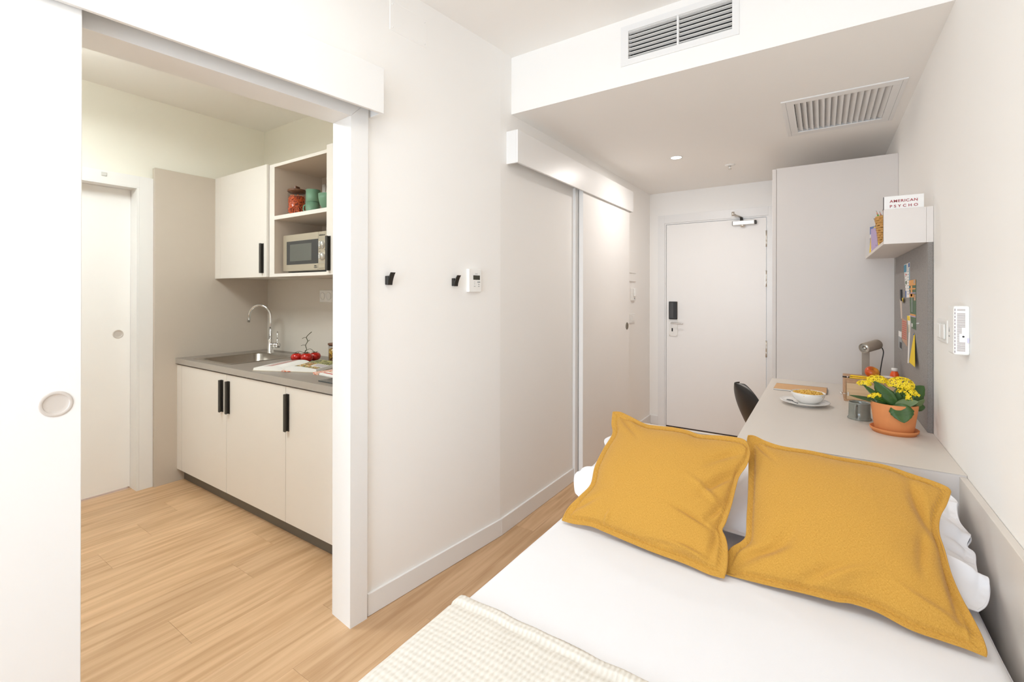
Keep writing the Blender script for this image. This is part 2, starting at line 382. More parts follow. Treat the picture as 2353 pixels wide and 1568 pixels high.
# dropped ceiling over the hallway, with openings for the two grilles
sof = struct(boxes('ceiling_dropped', [
    (XL, XR, YS, YS+0.03, ZS, 2.598), (XL, XR, YS, YS+0.03, 2.743, ZC), (XL, -0.83, YS, YS+0.03, 2.598, 2.743), (-0.334, XR, YS, YS+0.03, 2.598, 2.743),
    (XL, -0.14, YS+0.03, YB, ZS, ZS+0.03), (0.31, XR, YS+0.03, YB, ZS, ZS+0.03), (-0.14, 0.31, YS+0.03, 3.035, ZS, ZS+0.03), (-0.14, 0.31, 3.60, YB, ZS, ZS+0.03)], CEIL))
struct(boxes('duct_shade_boards', [(-0.16, 0.33, 3.02, 3.62, ZS+0.031, ZS+0.036), (-0.85, -0.31, YS+0.16, YS+0.17, 2.56, 2.80)], DARKG))  # near-black boards paint the unlit duct's shade behind each grille
# right wall, entry wall, window wall
struct(box('wall_right', XR, XR+0.12, YF, 5.2, 0, ZC, WALL))
struct(boxes('wall_back', [(-1.70, -1.376, YB, YB+0.15, 0, ZC), (-0.434, XR, YB, YB+0.15, 0, ZC), (-1.376, -0.434, YB, YB+0.15, 2.137, ZC)], WALL))
struct(boxes('wall_front', [(-4.3, -1.98, YF-0.12, YF, 0, ZC), (0.30, XR+0.12, YF-0.12, YF, 0, ZC), (-1.98, 0.30, YF-0.12, YF, 2.50, ZC), (-1.98, 0.30, YF-0.12, YF, 0, 0.12)], WALL))
win = struct(boxes('window_1', [(-1.98, -1.88, YF-0.09, YF-0.03, 0.12, 2.50), (0.23, 0.30, YF-0.09, YF-0.03, 0.12, 2.50), (-1.88, 0.23, YF-0.09, YF-0.03, 0.12, 0.19),
    (-1.88, 0.23, YF-0.09, YF-0.03, 2.43, 2.50), (-0.86, -0.79, YF-0.09, YF-0.03, 0.19, 2.43)], TRIM))
box('pane', -1.88, -0.86, YF-0.065, YF-0.06, 0.19, 2.43, GLASS, win); box('pane', -0.79, 0.23, YF-0.065, YF-0.06, 0.19, 2.43, GLASS, win)
# left wall with the sliding doorway (slightly angled)
bm = bmesh.new()
for b in ((-0.13, -0.008, -0.0815, 0.878, 0, ZC), (-0.13, -0.008, -1.795, -0.0815, 2.148, ZC), (-0.13, -0.008, -5.2, -1.795, 0, ZC)): addbox(bm, *b, M=MA)
struct(from_bm('wall_left', bm, WALL, None, A1))
struct(box('wall_hallway', XL-0.13, XL, 2.1895, 5.05, 0, ZC, WALL))
# kitchen shell
struct(boxes('wall_kitchen_left', [(XKL-0.14, XKL, YF, 0.43, 0, ZC), (XKL-0.14, XKL, 1.262, YK+0.1, 0, ZC), (XKL-0.14, XKL, 0.43, 1.262, 2.15, ZC)], KWALL))
struct(box('wall_kitchen_back', XKL-0.14, -1.67, YK, YK+0.12, 0, ZC, KWALL))
# baseboards
struct(boxA('baseboard_left', -0.008, 0.003, 0.002, 0.889, 0.001, 0.098, TRIM, bev=0.002))
struct(box('baseboard_hallway', XL, XL+0.012, 2.192, 3.128, 0.001, 0.098, TRIM, bev=0.002))
struct(box('baseboard_hallway_end', XL, XL+0.012, 4.26, YB, 0.001, 0.098, TRIM, bev=0.002))
struct(box('baseboard_back', XL+0.012, -1.457, YB-0.012, YB, 0.001, 0.098, TRIM, bev=0.002))
struct(box('baseboard_right', XR-0.012, XR, YF, -0.2, 0.001, 0.098, TRIM, bev=0.002))

def recess_pull(parent, M, r=0.033, m=None):
    """flush round pull: ring and dished bottom. local z = outwards"""
    m = m or mat('matt_nickel', (0.62, 0.575, 0.535), 0.42, metal=0.35, bump=0.02, var=0.02)
    pr = [(r, 0), (r, 0.0015), (r*0.985, 0.0019), (r*0.775, 0.0022), (r*0.755, 0.0016), (r*0.74, 0.0004)]
    bm = bmesh.new(); lathe_bm(bm, pr, (0, 0, 0), 40, M=M); bmesh.ops.recalc_face_normals(bm, faces=bm.faces)
    h = from_bm('door_handle', bm, m, parent, None, True)
    bm = bmesh.new(); lathe_bm(bm, [(0, 0.0002), (r*0.5, 0.0004), (r*0.72, 0.0009), (r*0.75, 0.0014)], (0, 0, 0), 40, M=M)
    for f in bm.faces: pass
    bmesh.ops.recalc_face_normals(bm, faces=bm.faces)
    from_bm('dish', bm, m, h, None, True)

# door_1: white sliding door to the kitchen
d1 = bpy.data.objects.new('door_1', None); COL.objects.link(d1); d1.location = PA(0.04, -1.39, 0); struct(d1)
boxA('leaf', 0.025, 0.062, -1.862, -0.9215, 0.008, 2.19, TRIM, d1, bev=0.0015)
recess_pull(d1, MA @ Matrix.Translation((0.062, -0.9705, 1.108)) @ Matrix.Rotation(pi/2, 4, 'Y'), 0.0335)
# casing and jamb lining of the kitchen doorway
cs = bpy.data.objects.new('trim_2', None); COL.objects.link(cs); cs.location = PA(0, -0.9, 0); struct(cs)
def mitre(name, pts2, o0, o1, m, parent):
    bm = bmesh.new(); a = [bm.verts.new(PA(o0, s, z)) for s, z in pts2]; b = [bm.verts.new(PA(o1, s, z)) for s, z in pts2]
    bm.faces.new(a); bm.faces.new(b[::-1]); k = len(a)
    for i in range(k): bm.faces.new((a[i], b[i], b[(i+1) % k], a[(i+1) % k]))
    bmesh.ops.recalc_face_normals(bm, faces=bm.faces); return from_bm(name, bm, m, parent)
mitre('casing', [(-0.082, 0), (-0.005, 0), (-0.005, 2.225), (-0.082, 2.147)], -0.0079, 0.008, TRIM, cs)
mitre('casing', [(-0.0825, 2.1475), (-0.0055, 2.2255), (-1.86, 2.2255), (-1.79, 2.1475)], -0.0079, 0.008, TRIM, cs)
boxA('jamb', -0.135, 0.0079, -0.0862, -0.0817, 0, 2.1435, TRIM, cs)
boxA('jamb', -0.135, 0.0079, -1.7945, -1.790, 0, 2.1435, TRIM, cs)
boxA('jamb', -0.135, 0.0079, -1.7945, -0.0817, 2.1437, 2.1478, TRIM, cs)
# pelmet over the sliding track (open underneath)
pl = bpy.data.objects.new('trim_3', None); COL.objects.link(pl); pl.location = PA(0.04, -1.0, 2.164); struct(pl)
boxA('front_board', 0.070, 0.084, -2.35, 0.0225, 2.164, 2.356, TRIM, pl, bev=0.0012)
boxA('top_board', -0.012, 0.070, -2.35, 0.0225, 2.342, 2.356, TRIM, pl)
boxA('end_board', -0.012, 0.070, 0.0095, 0.0225, 2.164, 2.342, TRIM, pl, bev=0.001)
boxA('track', 0.030, 0.058, -2.3, -0.005, 2.31, 2.342, GPLAST, pl)

# door_2: white door in the kitchen's left wall
d2 = bpy.data.objects.new('door_2', None); COL.objects.link(d2); d2.location = (XKL, 0.85, 0); struct(d2)
box('leaf', -4.175, -4.137, 0.44, 1.2395, 0.012, 2.14, DOORM, d2)
for n_, b_ in (('casing', (-4.06, -4.02, 1.256, 1.337, 0, 2.228)), ('casing', (-4.06, -4.02, 0.36, 1.2555, 2.149, 2.228)), ('casing', (-4.06, -4.02, 0.36, 0.436, 0, 2.1485)),
               ('jamb', (-4.19, -4.0605, 1.2405, 1.2615, 0, 2.149)), ('jamb', (-4.19, -4.0605, 0.437, 1.240, 2.1405, 2.1495)), ('jamb', (-4.0605, -4.0205, 1.2405, 1.2555, 0, 2.148)), ('jamb', (-4.0605, -4.0205, 0.437, 1.240, 2.1405, 2.1485))):
    box(n_, *b_, TRIM, d2)
recess_pull(d2, Matrix.Translation((-4.137, 1.170, 1.110)) @ Matrix.Rotation(pi/2, 4, 'Y'), 0.031)
box('doorstop_cap', -4.02, -4.014, 1.045, 1.075, 2.19, 2.215, GPLAST, d2, bev=0.002)

# door_3: sliding door in the hallway with its pelmet and casing strip
d3 = bpy.data.objects.new('door_3', None); COL.objects.link(d3); d3.location = (-1.505, 3.68, 0); struct(d3)
box('leaf', -1.522, -1.487, 3.176, 4.18, 0.008, 2.19, DOORM, d3, bev=0.0015)
recess_pull(d3, Matrix.Translation((-1.487, 4.118, 1.106)) @ Matrix.Rotation(pi/2, 4, 'Y'), 0.033, mat('dark_brass', (0.16, 0.12, 0.07), 0.2, metal=1.0, bump=0.02, var=0.2))
box('casing', XL, XL+0.02, 3.1295, 3.20, 0, 2.19, TRIM, d3)
pl2 = bpy.data.objects.new('trim_4', None); COL.objects.link(pl2); pl2.location = (XL, 3.24, 2.165); struct(pl2)
box('front_board', -1.482, -1.468, 2.25, 4.232, 2.165, 2.356, TRIM, pl2, bev=0.0012)
box('top_board', XL, -1.482, 2.25, 4.232, 2.342, 2.356, TRIM, pl2)
box('end_board', XL, -1.482, 2.25, 2.263, 2.165, 2.342, TRIM, pl2)
box('end_board', XL, -1.482, 4.219, 4.232, 2.165, 2.342, TRIM, pl2)
box('track', -1.52, -1.492, 2.265, 4.215, 2.31, 2.342, GPLAST, pl2)

# door_4: entry door
d4 = bpy.data.objects.new('door_4', None); COL.objects.link(d4); d4.location = (-0.90, YB, 0); struct(d4)
leaf = box('leaf', -1.3695, -0.4395, YB-0.002, YB+0.04, 0.012, 2.130, DOORM, d4, bev=0.0015)
box('threshold', -1.376, -0.434, YB+0.005, YB+0.12, 0.0, 0.010, BLACKP, d4)
box('jamb', -1.3865, -1.3735, YB-0.006, YB+0.06, 0, 2.1475, TRIM, d4); box('jamb', -0.4355, -0.4235, YB-0.006, YB+0.06, 0, 2.1475, TRIM, d4)
box('jamb', -1.3735, -0.4355, YB-0.006, YB+0.06, 2.134, 2.1475, TRIM, d4)
box('casing', -1.457, -1.387, YB-0.014, YB, 0, 2.232, TRIM, d4); box('casing', -0.423, -0.33, YB-0.014, YB, 0, 2.232, TRIM, d4)
box('casing', -1.3865, -0.4235, YB-0.014, YB, 2.148, 2.232, TRIM, d4)
for z0, z1 in ((1.851, 2.004), (1.472, 1.624), (0.803, 0.960)):
    h = lathe('hinge', [(0, z0), (0.0075, z0), (0.0075, z0+0.05), (0.0068, z0+0.051), (0.0075, z0+0.052), (0.0075, z1), (0, z1)], (-0.4385, YB-0.009, 0), SATIN, d4, n=16)
    box('hinge_plate', -0.4475, -0.4295, YB-0.0065, YB-0.0025, z0+0.004, z1-0.004, SATIN, h)
# electronic lock
lk = box('lock_plate', -1.338, -1.252, YB-0.014, YB-0.002, 0.957, 1.322, mat('satin_plate', (0.82, 0.80, 0.76), 0.4, metal=0.15, bump=0.02, var=0.02), d4, bev=0.002)
rd = box('card_reader', -1.338, -1.252, YB-0.036, YB-0.0142, 1.135, 1.322, BLACKP, d4, bev=0.006, seg=2)
box('reader_window', -1.326, -1.290, YB-0.0365, YB-0.036, 1.148, 1.310, mat('reader_grey', (0.07, 0.07, 0.07), 0.25, bump=0.01, var=0.05), rd)
box('keyhole', -1.313, -1.300, YB-0.0146, YB-0.014, 1.008, 1.042, DARKG, lk, bev=0.0002)
for x in (-1.332, -1.262): lathe('screw', [(0.0045, 0), (0.0045, 0.0012), (0, 0.0018)], (x, YB-0.014, 0.968), SATIN, lk, n=12, M=Matrix.Rotation(pi/2, 4, 'X'))
tube('door_handle', spline([(-1.308, YB-0.014, 1.098), (-1.308, YB-0.048, 1.098), (-1.297, YB-0.060, 1.098), (-1.26, YB-0.062, 1.096), (-1.19, YB-0.060, 1.093)], 5), 0.0088, CHROME, d4, 12)
# door closer
cl = box('closer_body', -0.727, -0.535, YB-0.045, YB-0.002, 2.068, 2.112, mat('closer_silver', (0.66, 0.66, 0.65), 0.35, metal=0.5, bump=0.02, var=0.03), d4, bev=0.005, seg=2)
lathe('closer_cap', [(0.022, 0), (0.022, 0.014), (0.012, 0.02), (0, 0.02)], (-0.640, YB-0.024, 2.068), SATIN, cl, n=20, M=Matrix.Rotation(pi, 4, 'X'))
box('closer_end', -0.7295, -0.7275, YB-0.043, YB-0.004, 2.070, 2.110, BLACK, cl, bev=0.0005); box('closer_end', -0.5345, -0.520, YB-0.043, YB-0.004, 2.072, 2.108, BLACK, cl, bev=0.003)
lathe('closer_pivot', [(0, 0.0), (0.013, 0.0), (0.013, 0.03), (0, 0.03)], (-0.650, YB-0.026, 2.112), BLACK, cl, n=16)
tube('closer_arm', [(-0.650, YB-0.026, 2.145), (-0.705, YB-0.10, 2.165), (-0.7, YB-0.07, 2.17)], 0.008, SATIN, cl, 8)
lathe('closer_joint', [(0, 0), (0.013, 0), (0.013, 0.038), (0, 0.038)], (-0.712, YB-0.11, 2.152), SATIN, cl, n=16)
tube('closer_arm', [(-0.712, YB-0.11, 2.160), (-0.70, YB-0.014, 2.160)], 0.006, SATIN, cl, 8)

# ------------------------------------------------------------------ ventilation grilles, ceiling fixtures
g = thing('wall_grille', 'white horizontal louvre grille with a centre mullion on the front of the dropped ceiling', 'grille', (-0.58, YS, 2.67))
boxes('frame', [(-0.865, -0.311, YS-0.006, YS, 2.745, 2.775), (-0.865, -0.311, YS-0.006, YS, 2.572, 2.603), (-0.865, -0.825, YS-0.006, YS, 2.603, 2.745), (-0.340, -0.311, YS-0.006, YS, 2.603, 2.745)], TRIM, g)
box('mullion', -0.584, -0.575, YS-0.005, YS+0.012, 2.6035, 2.7445, TRIM, g)
box('sleeve', -0.8295, -0.825, YS, YS+0.03, 2.603, 2.7425, GPLAST, g); box('sleeve', -0.340, -0.3345, YS, YS+0.03, 2.603, 2.7425, GPLAST, g)
for i in range(7):
    z = 2.612+i*0.0208
    for xa, xb in ((-0.8248, -0.5842), (-0.5748, -0.3402)):
        Mx = Matrix.Translation((0, YS+0.006, z)) @ Matrix.Rotation(radians(-13), 4, 'X')
        box('slat', xa, xb, -0.009, 0.009, -0.0013, 0.0013, GPLAST if 0 else TRIM, g, M=Mx, bev=0.0005)
g = thing('ceiling_grille', 'white ceiling air grille with narrow parallel blades above the desk', 'grille', (0.08, 3.32, ZS))
zf = ZS-0.007
boxes('frame', [(-0.194, 0.356, 2.988, 3.045, zf, ZS), (-0.194, 0.356, 3.592, 3.656, zf, ZS), (-0.194, -0.133, 3.045, 3.592, zf, ZS), (0.300, 0.356, 3.045, 3.592, zf, ZS)], TRIM, g, bev=0.0015)
box('groove', -0.172, -0.1705, 3.0, 3.64, zf-0.0005, zf, GREYP, g); box('groove', 0.335, 0.3362, 3.0, 3.64, zf-0.0005, zf, GREYP, g)
for i in range(15):
    x = -0.118+i*0.0288
    Mx = Matrix.Translation((x, 3.3185, ZS+0.007)) @ Matrix.Rotation(radians(34), 4, 'Y')
    box('blade', -0.0165, 0.0165, -0.2725, 0.2725, -0.001, 0.001, TRIM, g, M=Mx)
dl = thing('downlight', 'round recessed ceiling spotlight, lit, in the hallway', 'light', (-0.954, 3.743, ZS))
lathe('ring', [(0.040, 0), (0.047, 0), (0.047, -0.003), (0.040, -0.003)], (-0.954, 3.743, ZS), TRIM, dl, n=36)
lathe('lamp', [(0, -0.0015), (0.040, -0.0015)], (-0.954, 3.743, ZS), GLOW, dl, n=36)
spk = thing('sprinkler', 'small white ceiling sprinkler head nearer the entry door', 'sprinkler', (-0.638, 4.20, ZS))
lathe('flange', [(0.012, 0), (0.040, 0), (0.040, -0.004), (0.030, -0.010), (0.016, -0.012), (0.012, -0.012)], (-0.638, 4.20, ZS), WPLAST, spk, n=28)
lathe('stem', [(0, -0.008), (0.006, -0.008), (0.006, -0.034), (0, -0.034)], (-0.638, 4.20, ZS), WPLAST, spk, n=12)
lathe('deflector', [(0, -0.034), (0.015, -0.034), (0.015, -0.037), (0, -0.037)], (-0.638, 4.20, ZS), SATIN, spk, n=18)
rl = thing('added_room_fill', 'added unseen fill light, a square white ceiling panel over the bed, behind the viewpoint', 'light', (-0.70, 0.45, ZC))  # unseen fixture added to carry the room fill
box('frame', -1.17, -0.23, -0.02, 0.92, 2.765, ZC, TRIM, rl); box('diffuser', -1.15, -0.25, 0.0, 0.90, 2.758, 2.765, mat('fill_panel_glow', (1, 1, 1), 0.5, emit=(1, 0.95, 0.85), estr=3, bump=0.01, var=0.01), rl)
kl = thing('added_kitchen_fill_panel', 'added unseen fill light, a square white panel hanging from the kitchen ceiling', 'light', (-3.0, 0.35, ZC))  # unseen fixture added between the two kitchen fills
box('frame', -3.37, -2.63, -0.02, 0.72, 2.615, 2.65, TRIM, kl); box('rod', -3.005, -2.995, 0.345, 0.355, 2.65, ZC, SATIN, kl); box('diffuser', -3.35, -2.65, 0.0, 0.70, 2.608, 2.615, mat('fill_panel_glow', (1, 1, 1), 0.5, emit=(1, 0.95, 0.85), estr=3, bump=0.01, var=0.01), kl)

# ------------------------------------------------------------------ things on the left wall
t = tag(boxA('cover_plate', -0.012, -0.006, 0.115, 0.331, 2.597, 2.733, WALL, bev=0.002), 'blank white cover plate high on the left wall', 'cover plate')
for s_, z_ in ((0.13, 2.613), (0.316, 2.613), (0.13, 2.718), (0.316, 2.718)):
    lathe('screw', [(0.004, 0), (0.004, 0.0008), (0, 0.001)], PA(-0.006, s_, z_), WALL, t, n=10, M=MA.to_3x3().to_4x4() @ Matrix.Rotation(pi/2, 4, 'Y'))
def hook(s, z, label):
    h = thing('coat_hook', label, 'hook', PA(-0.012, s, z), 'black coat hooks on the left wall')
    boxA('base', -0.012, 0.010, s-0.0125, s-0.002, z-0.001, z+0.039, BLACK, h, bev=0.002)
    prof = [(0.006, -0.002), (0.0085, 0.012), (0.0135, 0.026), (0.0215, 0.042), (0.030, 0.054)]
    bm = bmesh.new(); th = 0.0055; L = []
    for o_, z_ in prof: L.append([bm.verts.new(PA(o_+a, s+b, z+z_)) for a, b in ((0, -0.011), (th, -0.011), (th, 0.0125), (0, 0.0125))])
    for a, b in zip(L, L[1:]):
        for k in range(4): bm.faces.new((a[k], a[(k+1) % 4], b[(k+1) % 4], b[k]))
    bm.faces.new(L[0][::-1]); bm.faces.new(L[-1]); bmesh.ops.recalc_face_normals(bm, faces=bm.faces)
    from_bm('prong', bm, BLACK, h)
hook(0.106, 1.4405, 'black metal coat hook nearest the kitchen doorway casing')
hook(0.510, 1.4405, 'black metal coat hook beside the white thermostat')
t = thing('thermostat', 'white wall thermostat with a small dark screen and buttons beside a coat hook', 'thermostat', PA(-0.012, 0.66, 1.41))
boxA('case', -0.012, 0.011, 0.605, 0.700, 1.409, 1.533, WPLAST, t, bev=0.003, seg=2)
boxA('screen', 0.011, 0.0116, 0.636, 0.687, 1.475, 1.499, LCD, t)
for s0, s1, z0, z1, m_ in ((0.636, 0.656, 1.4485, 1.468, GPLAST), (0.667, 0.689, 1.460, 1.466, GREYP), (0.667, 0.689, 1.448, 1.4555, GPLAST), (0.636, 0.656, 1.437, 1.4445, GPLAST), (0.667, 0.689, 1.437, 1.4445, GPLAST)):
    b_ = boxA('button', 0.011, 0.0118, s0, s1, z0, z1, WPLAST if m_ is GPLAST else m_, t, bev=0.0003)
text('lettering', 'A/C', 0.006, PA(0.0112, 0.661, 1.505), DA, (0, 0, 1), GREYP, t, width=0.02)
for s_, z_, c_ in ((0.646, 1.4620, '▲'), (0.646, 1.4505, '▼'), (0.678, 1.4492, 'ON'), (0.646, 1.4382, 'OK'), (0.678, 1.4382, 'SET')):
    pts = [PA(0.0120, s_-0.003, z_), PA(0.0120, s_+0.003, z_), PA(0.0120, s_, z_+0.004)] if len(c_) == 1 and c_ == '▲' else ([PA(0.0120, s_-0.003, z_+0.004), PA(0.0120, s_+0.003, z_+0.004), PA(0.0120, s_, z_)] if len(c_) == 1 else [PA(0.0120, s_-0.005, z_), PA(0.0120, s_+0.005, z_), PA(0.0120, s_+0.005, z_+0.0035), PA(0.0120, s_-0.005, z_+0.0035)])
    quad('symbol', pts, GREYP, t, 0.0002, NA)
# things on the hallway wall beyond the sliding door
e = thing('electrical_panel', 'cream electrical panel cover on the hallway wall beyond the sliding door', 'panel', (XL, 4.42, 1.52))
box('cover', XL, XL+0.012, 4.30, 4.512, 1.603, 1.815, WALL, e, bev=0.002); box('lower_cover', XL, XL+0.010, 4.30, 4.515, 1.522, 1.597, WALL, e, bev=0.002)
e = thing('intercom', 'white intercom unit under the electrical panel', 'intercom', (XL, 4.43, 1.33))
box('base', XL, XL+0.016, 4.385, 4.482, 1.335, 1.455, WPLAST, e, bev=0.004, seg=2); box('handset', XL+0.016, XL+0.034, 4.425, 4.478, 1.375, 1.450, WPLAST, e, bev=0.004, seg=2)
box('button', XL+0.016, XL+0.018, 4.445, 4.460, 1.350, 1.358, GREYP, e)
e = thing('light_switch', 'white rocker light switch low on the hallway wall beyond the sliding door', 'switch', (XL, 4.42, 1.11))
box('plate', XL, XL+0.009, 4.345, 4.492, 1.118, 1.206, WPLAST, e, bev=0.002); box('rocker', XL+0.009, XL+0.014, 4.395, 4.462, 1.135, 1.188, WPLAST, e, bev=0.002)
# right wall: switch plate and detector
e = thing('double_light_switch', 'white double rocker light switch on the right wall beside the ventilated device', 'switch', (XR, 2.48, 1.2))
box('plate', XR-0.008, XR, 2.395, 2.575, 1.212, 1.302, WPLAST, e, bev=0.002)
for a in (2.412, 2.482): box('rocker', XR-0.015, XR-0.008, a, a+0.062, 1.226, 1.286, WPLAST, e, bev=0.005, seg=2)
e = thing('wall_speaker_unit', 'white slotted alarm sounder box standing out from the right wall', 'alarm', (XR, 2.14, 1.2))
y0, y1, x0 = 2.101, 2.187, 0.364
box('case', x0, XR, y0, y1, 1.199, 1.362, WPLAST, e, bev=0.006, seg=3)
k = 0; z = 1.212
while z < 1.350:
    xb = XR-0.0115 if not (1.243 < z < 1.288) else (XR-0.020 if z > 1.270 else XR-0.026)
    if not (1.338 < z < 1.345): box('slot', x0+0.0085, xb, y0-0.0004, y0, z, z+0.0014, mat('slot_brown', (0.28, 0.20, 0.19), 0.7, bump=0.01, var=0.1), e)
    z += 0.00345
for i in range(13): box('side_slot', x0+0.0028, x0+0.0040, y0-0.0004, y0+0.001, 1.206+i*0.0116, 1.2135+i*0.0116, mat('slot_dark', (0.10, 0.03, 0.06), 0.7, bump=0.01, var=0.1), e)
lathe('led', [(0.0028, 0), (0.0028, 0.0007), (0, 0.0009)], (XR-0.016, y0, 1.2605), INK, e, n=14, M=Matrix.Rotation(pi/2, 4, 'X'))
box('label', XR-0.007, XR-0.002, y0-0.0005, y0, 1.240, 1.256, mat('pale_lilac_label', (0.62, 0.60, 0.75), 0.5, bump=0.01, var=0.01), e)
quad('arrow_mark', [(x0-0.0003, y0+0.055, 1.272), (x0-0.0003, y0+0.069, 1.272), (x0-0.0003, y0+0.062, 1.290)], GREYP, e, 0.0003)
box('badge', x0-0.0004, x0, y0+0.054, y0+0.070, 1.255, 1.2595, GREYP, e)

# ================================================================== KITCHEN
def handle(parent, x0, z0, z1, yf, w=0.026):
    """black J-profile pull on a front that faces -Y"""
    h = box('door_handle', x0, x0+w, yf-0.003, yf, z0, z1, HANDM, parent)
    box('grip', x0, x0+0.010, yf-0.022, yf-0.003, z0, z1, HANDM, h, bev=0.001)
    box('grip_lip', x0+0.0102, x0+0.020, yf-0.022, yf-0.018, z0, z1, HANDM, h, bev=0.0006)
tag(box('side_panel', -4.038, -3.995, 1.338, YK, 0, 2.305, LAMD, bev=0.001), 'tall greige panel standing between the kitchen units and the white door', 'panel')
YFR = 1.479
u = thing('sink_cabinet', 'pale two-door base cabinet under the sink', 'cabinet', (-3.27, 1.8, 0.0))
boxes('body', [(-3.990, -3.972, YFR+0.021, YK-0.008, 0.092, 0.874), (-2.566, -2.548, YFR+0.021, YK-0.008, 0.092, 0.874), (-3.972, -2.566, YFR+0.021, YK-0.008, 0.092, 0.110), (-3.972, -2.566, YK-0.016, YK-0.008, 0.110, 0.874)], LAMW, u); box('filler', -3.995, -3.916, YFR, YFR+0.018, 0.092, 0.868, LAMW, u)
dd = box('door', -3.913, -3.2395, YFR, YFR+0.019, 0.092, 0.868, LAMW, u, bev=0.0008); handle(dd, -3.307, 0.616, 0.827, YFR)
dd = box('door', -3.2355, -2.5475, YFR, YFR+0.019, 0.092, 0.868, LAMW, u, bev=0.0008); handle(dd, -3.219, 0.616, 0.827, YFR)
u = thing('base_cabinet', 'pale base cabinet nearest the kitchen doorway, one handle on its door', 'cabinet', (-2.2, 1.8, 0.0))
box('body', -2.545, -1.80, YFR+0.021, YK-0.008, 0.092, 0.874, LAMW, u)
dd = box('door', -2.5435, -1.80, YFR, YFR+0.019, 0.092, 0.868, LAMW, u, bev=0.0008); handle(dd, -2.535, 0.616, 0.828, YFR)
tag(box('plinth', -3.995, -1.80, 1.527, 1.543, 0.0, 0.0915, PLINTH), 'dark recessed plinth along the foot of the kitchen units', 'plinth')
# worktop with sink cut-out
SX0, SX1, SY0, SY1 = -3.785, -3.335, 1.545, 1.985
wt = thing('worktop', 'grey-brown kitchen worktop with a lighter square front edge', 'worktop', (-2.9, 1.8, 0.878))
boxes('slab', [(-3.995, -1.78, 1.4695, SY0, 0.878, 0.918), (-3.995, SX0, SY0, SY1, 0.878, 0.918), (SX1, -1.78, SY0, SY1, 0.878, 0.918), (-3.995, -1.78, SY1, YK-0.006, 0.878, 0.918)], WTOP, wt)
box('edge_band', -3.995, -1.78, 1.4685, 1.4695, 0.878, 0.9175, WEDGE, wt)
tag(box('backsplash', -3.995, -1.76, YK-0.006, YK-0.0003, 0.874, 1.513, mat('splash_laminate', (0.68, 0.64, 0.58), 0.45, bump=0.05, bscale=900, var=0.012, vscale=5)), 'greige splashback board behind the worktop', 'splashback')
# sink
sk = thing('sink', 'stainless steel kitchen sink set into the worktop', 'sink', (-3.56, 1.77, 0.918))
def rrect(x0, x1, y0, y1, r, z, n=8):
    out = []
    for cx_, cy_, a0 in ((x1-r, y1-r, 0), (x0+r, y1-r, pi/2), (x0+r, y0+r, pi), (x1-r, y0+r, 3*pi/2)):
        for k in range(n+1): a = a0+pi/2*k/n; out.append(Vector((cx_+r*cos(a), cy_+r*sin(a), z)))
    return out
def rings_bm(bm, RS, close_last=True):
    L = [[bm.verts.new(p) for p in r] for r in RS]; n = len(L[0])
    for a, b in zip(L, L[1:]):
        for k in range(n): bm.faces.new((a[k], a[(k+1) % n], b[(k+1) % n], b[k]))
    if close_last: bm.faces.new(L[-1])
bm = bmesh.new()
rings_bm(bm, [rrect(-3.835, -3.305, 1.518, 2.075, 0.012, 0.9182), rrect(-3.834, -3.306, 1.519, 2.074, 0.012, 0.9198), rrect(-3.782, -3.338, 1.548, 1.982, 0.055, 0.9200), rrect(-3.776, -3.344, 1.554, 1.976, 0.055, 0.914),
    rrect(-3.768, -3.352, 1.562, 1.968, 0.055, 0.80), rrect(-3.755, -3.365, 1.575, 1.955, 0.05, 0.785), rrect(-3.60, -3.52, 1.73, 1.80, 0.03, 0.780)])
bmesh.ops.recalc_face_normals(bm, faces=bm.faces)
from_bm('basin', bm, STEEL, sk, None, True)
lathe('drain', [(0, 0.0), (0.03, 0.001), (0.04, 0.004), (0.045, 0.0)], (-3.56, 1.765, 0.7805), CHROME, sk, n=28)
lathe('overflow', [(0.011, 0), (0.011, 0.003), (0.006, 0.004), (0, 0.002)], (-3.40, 1.9665, 0.88), CHROME, sk, n=18, M=Matrix.Rotation(pi/2, 4, 'X'))
# tap
fx, fy = -3.698, 2.020
tp = thing('tap', 'tall chrome swan-neck mixer tap behind the sink', 'tap', (fx, fy, 0.9202))
lathe('body', [(0.026, 0.9202), (0.026, 0.926), (0.022, 0.928), (0.022, 1.028), (0.020, 1.031), (0, 1.031)], (fx, fy, 0), CHROME, tp, n=28)
dx, dy = -0.84, -0.54
sp_ = [(fx, fy, 1.03), (fx, fy, 1.17)]
rr = 0.088
for k in range(0, 13):
    a = pi*k/12*0.93; d = rr*(1-cos(a)); sp_.append((fx+dx*d, fy+dy*d, 1.215+rr*sin(a)))
sp_.append((fx+dx*(2*rr*0.985+0.006), fy+dy*(2*rr*0.985+0.006), 1.168))
tube('spout', sp_, 0.0115, CHROME, tp, 14)
tube('cartridge', [(fx+0.018, fy+0.004, 0.985), (fx+0.062, fy+0.012, 0.985)], 0.017, CHROME, tp, 20)
tube('cap', [(fx+0.064, fy+0.0125, 0.985), (fx+0.088, fy+0.017, 0.985)], 0.0205, CHROME, tp, 20)
tube('lever', [(fx+0.076, fy+0.014, 1.000), (fx+0.079, fy+0.014, 1.095)], 0.0052, CHROME, tp, 10)
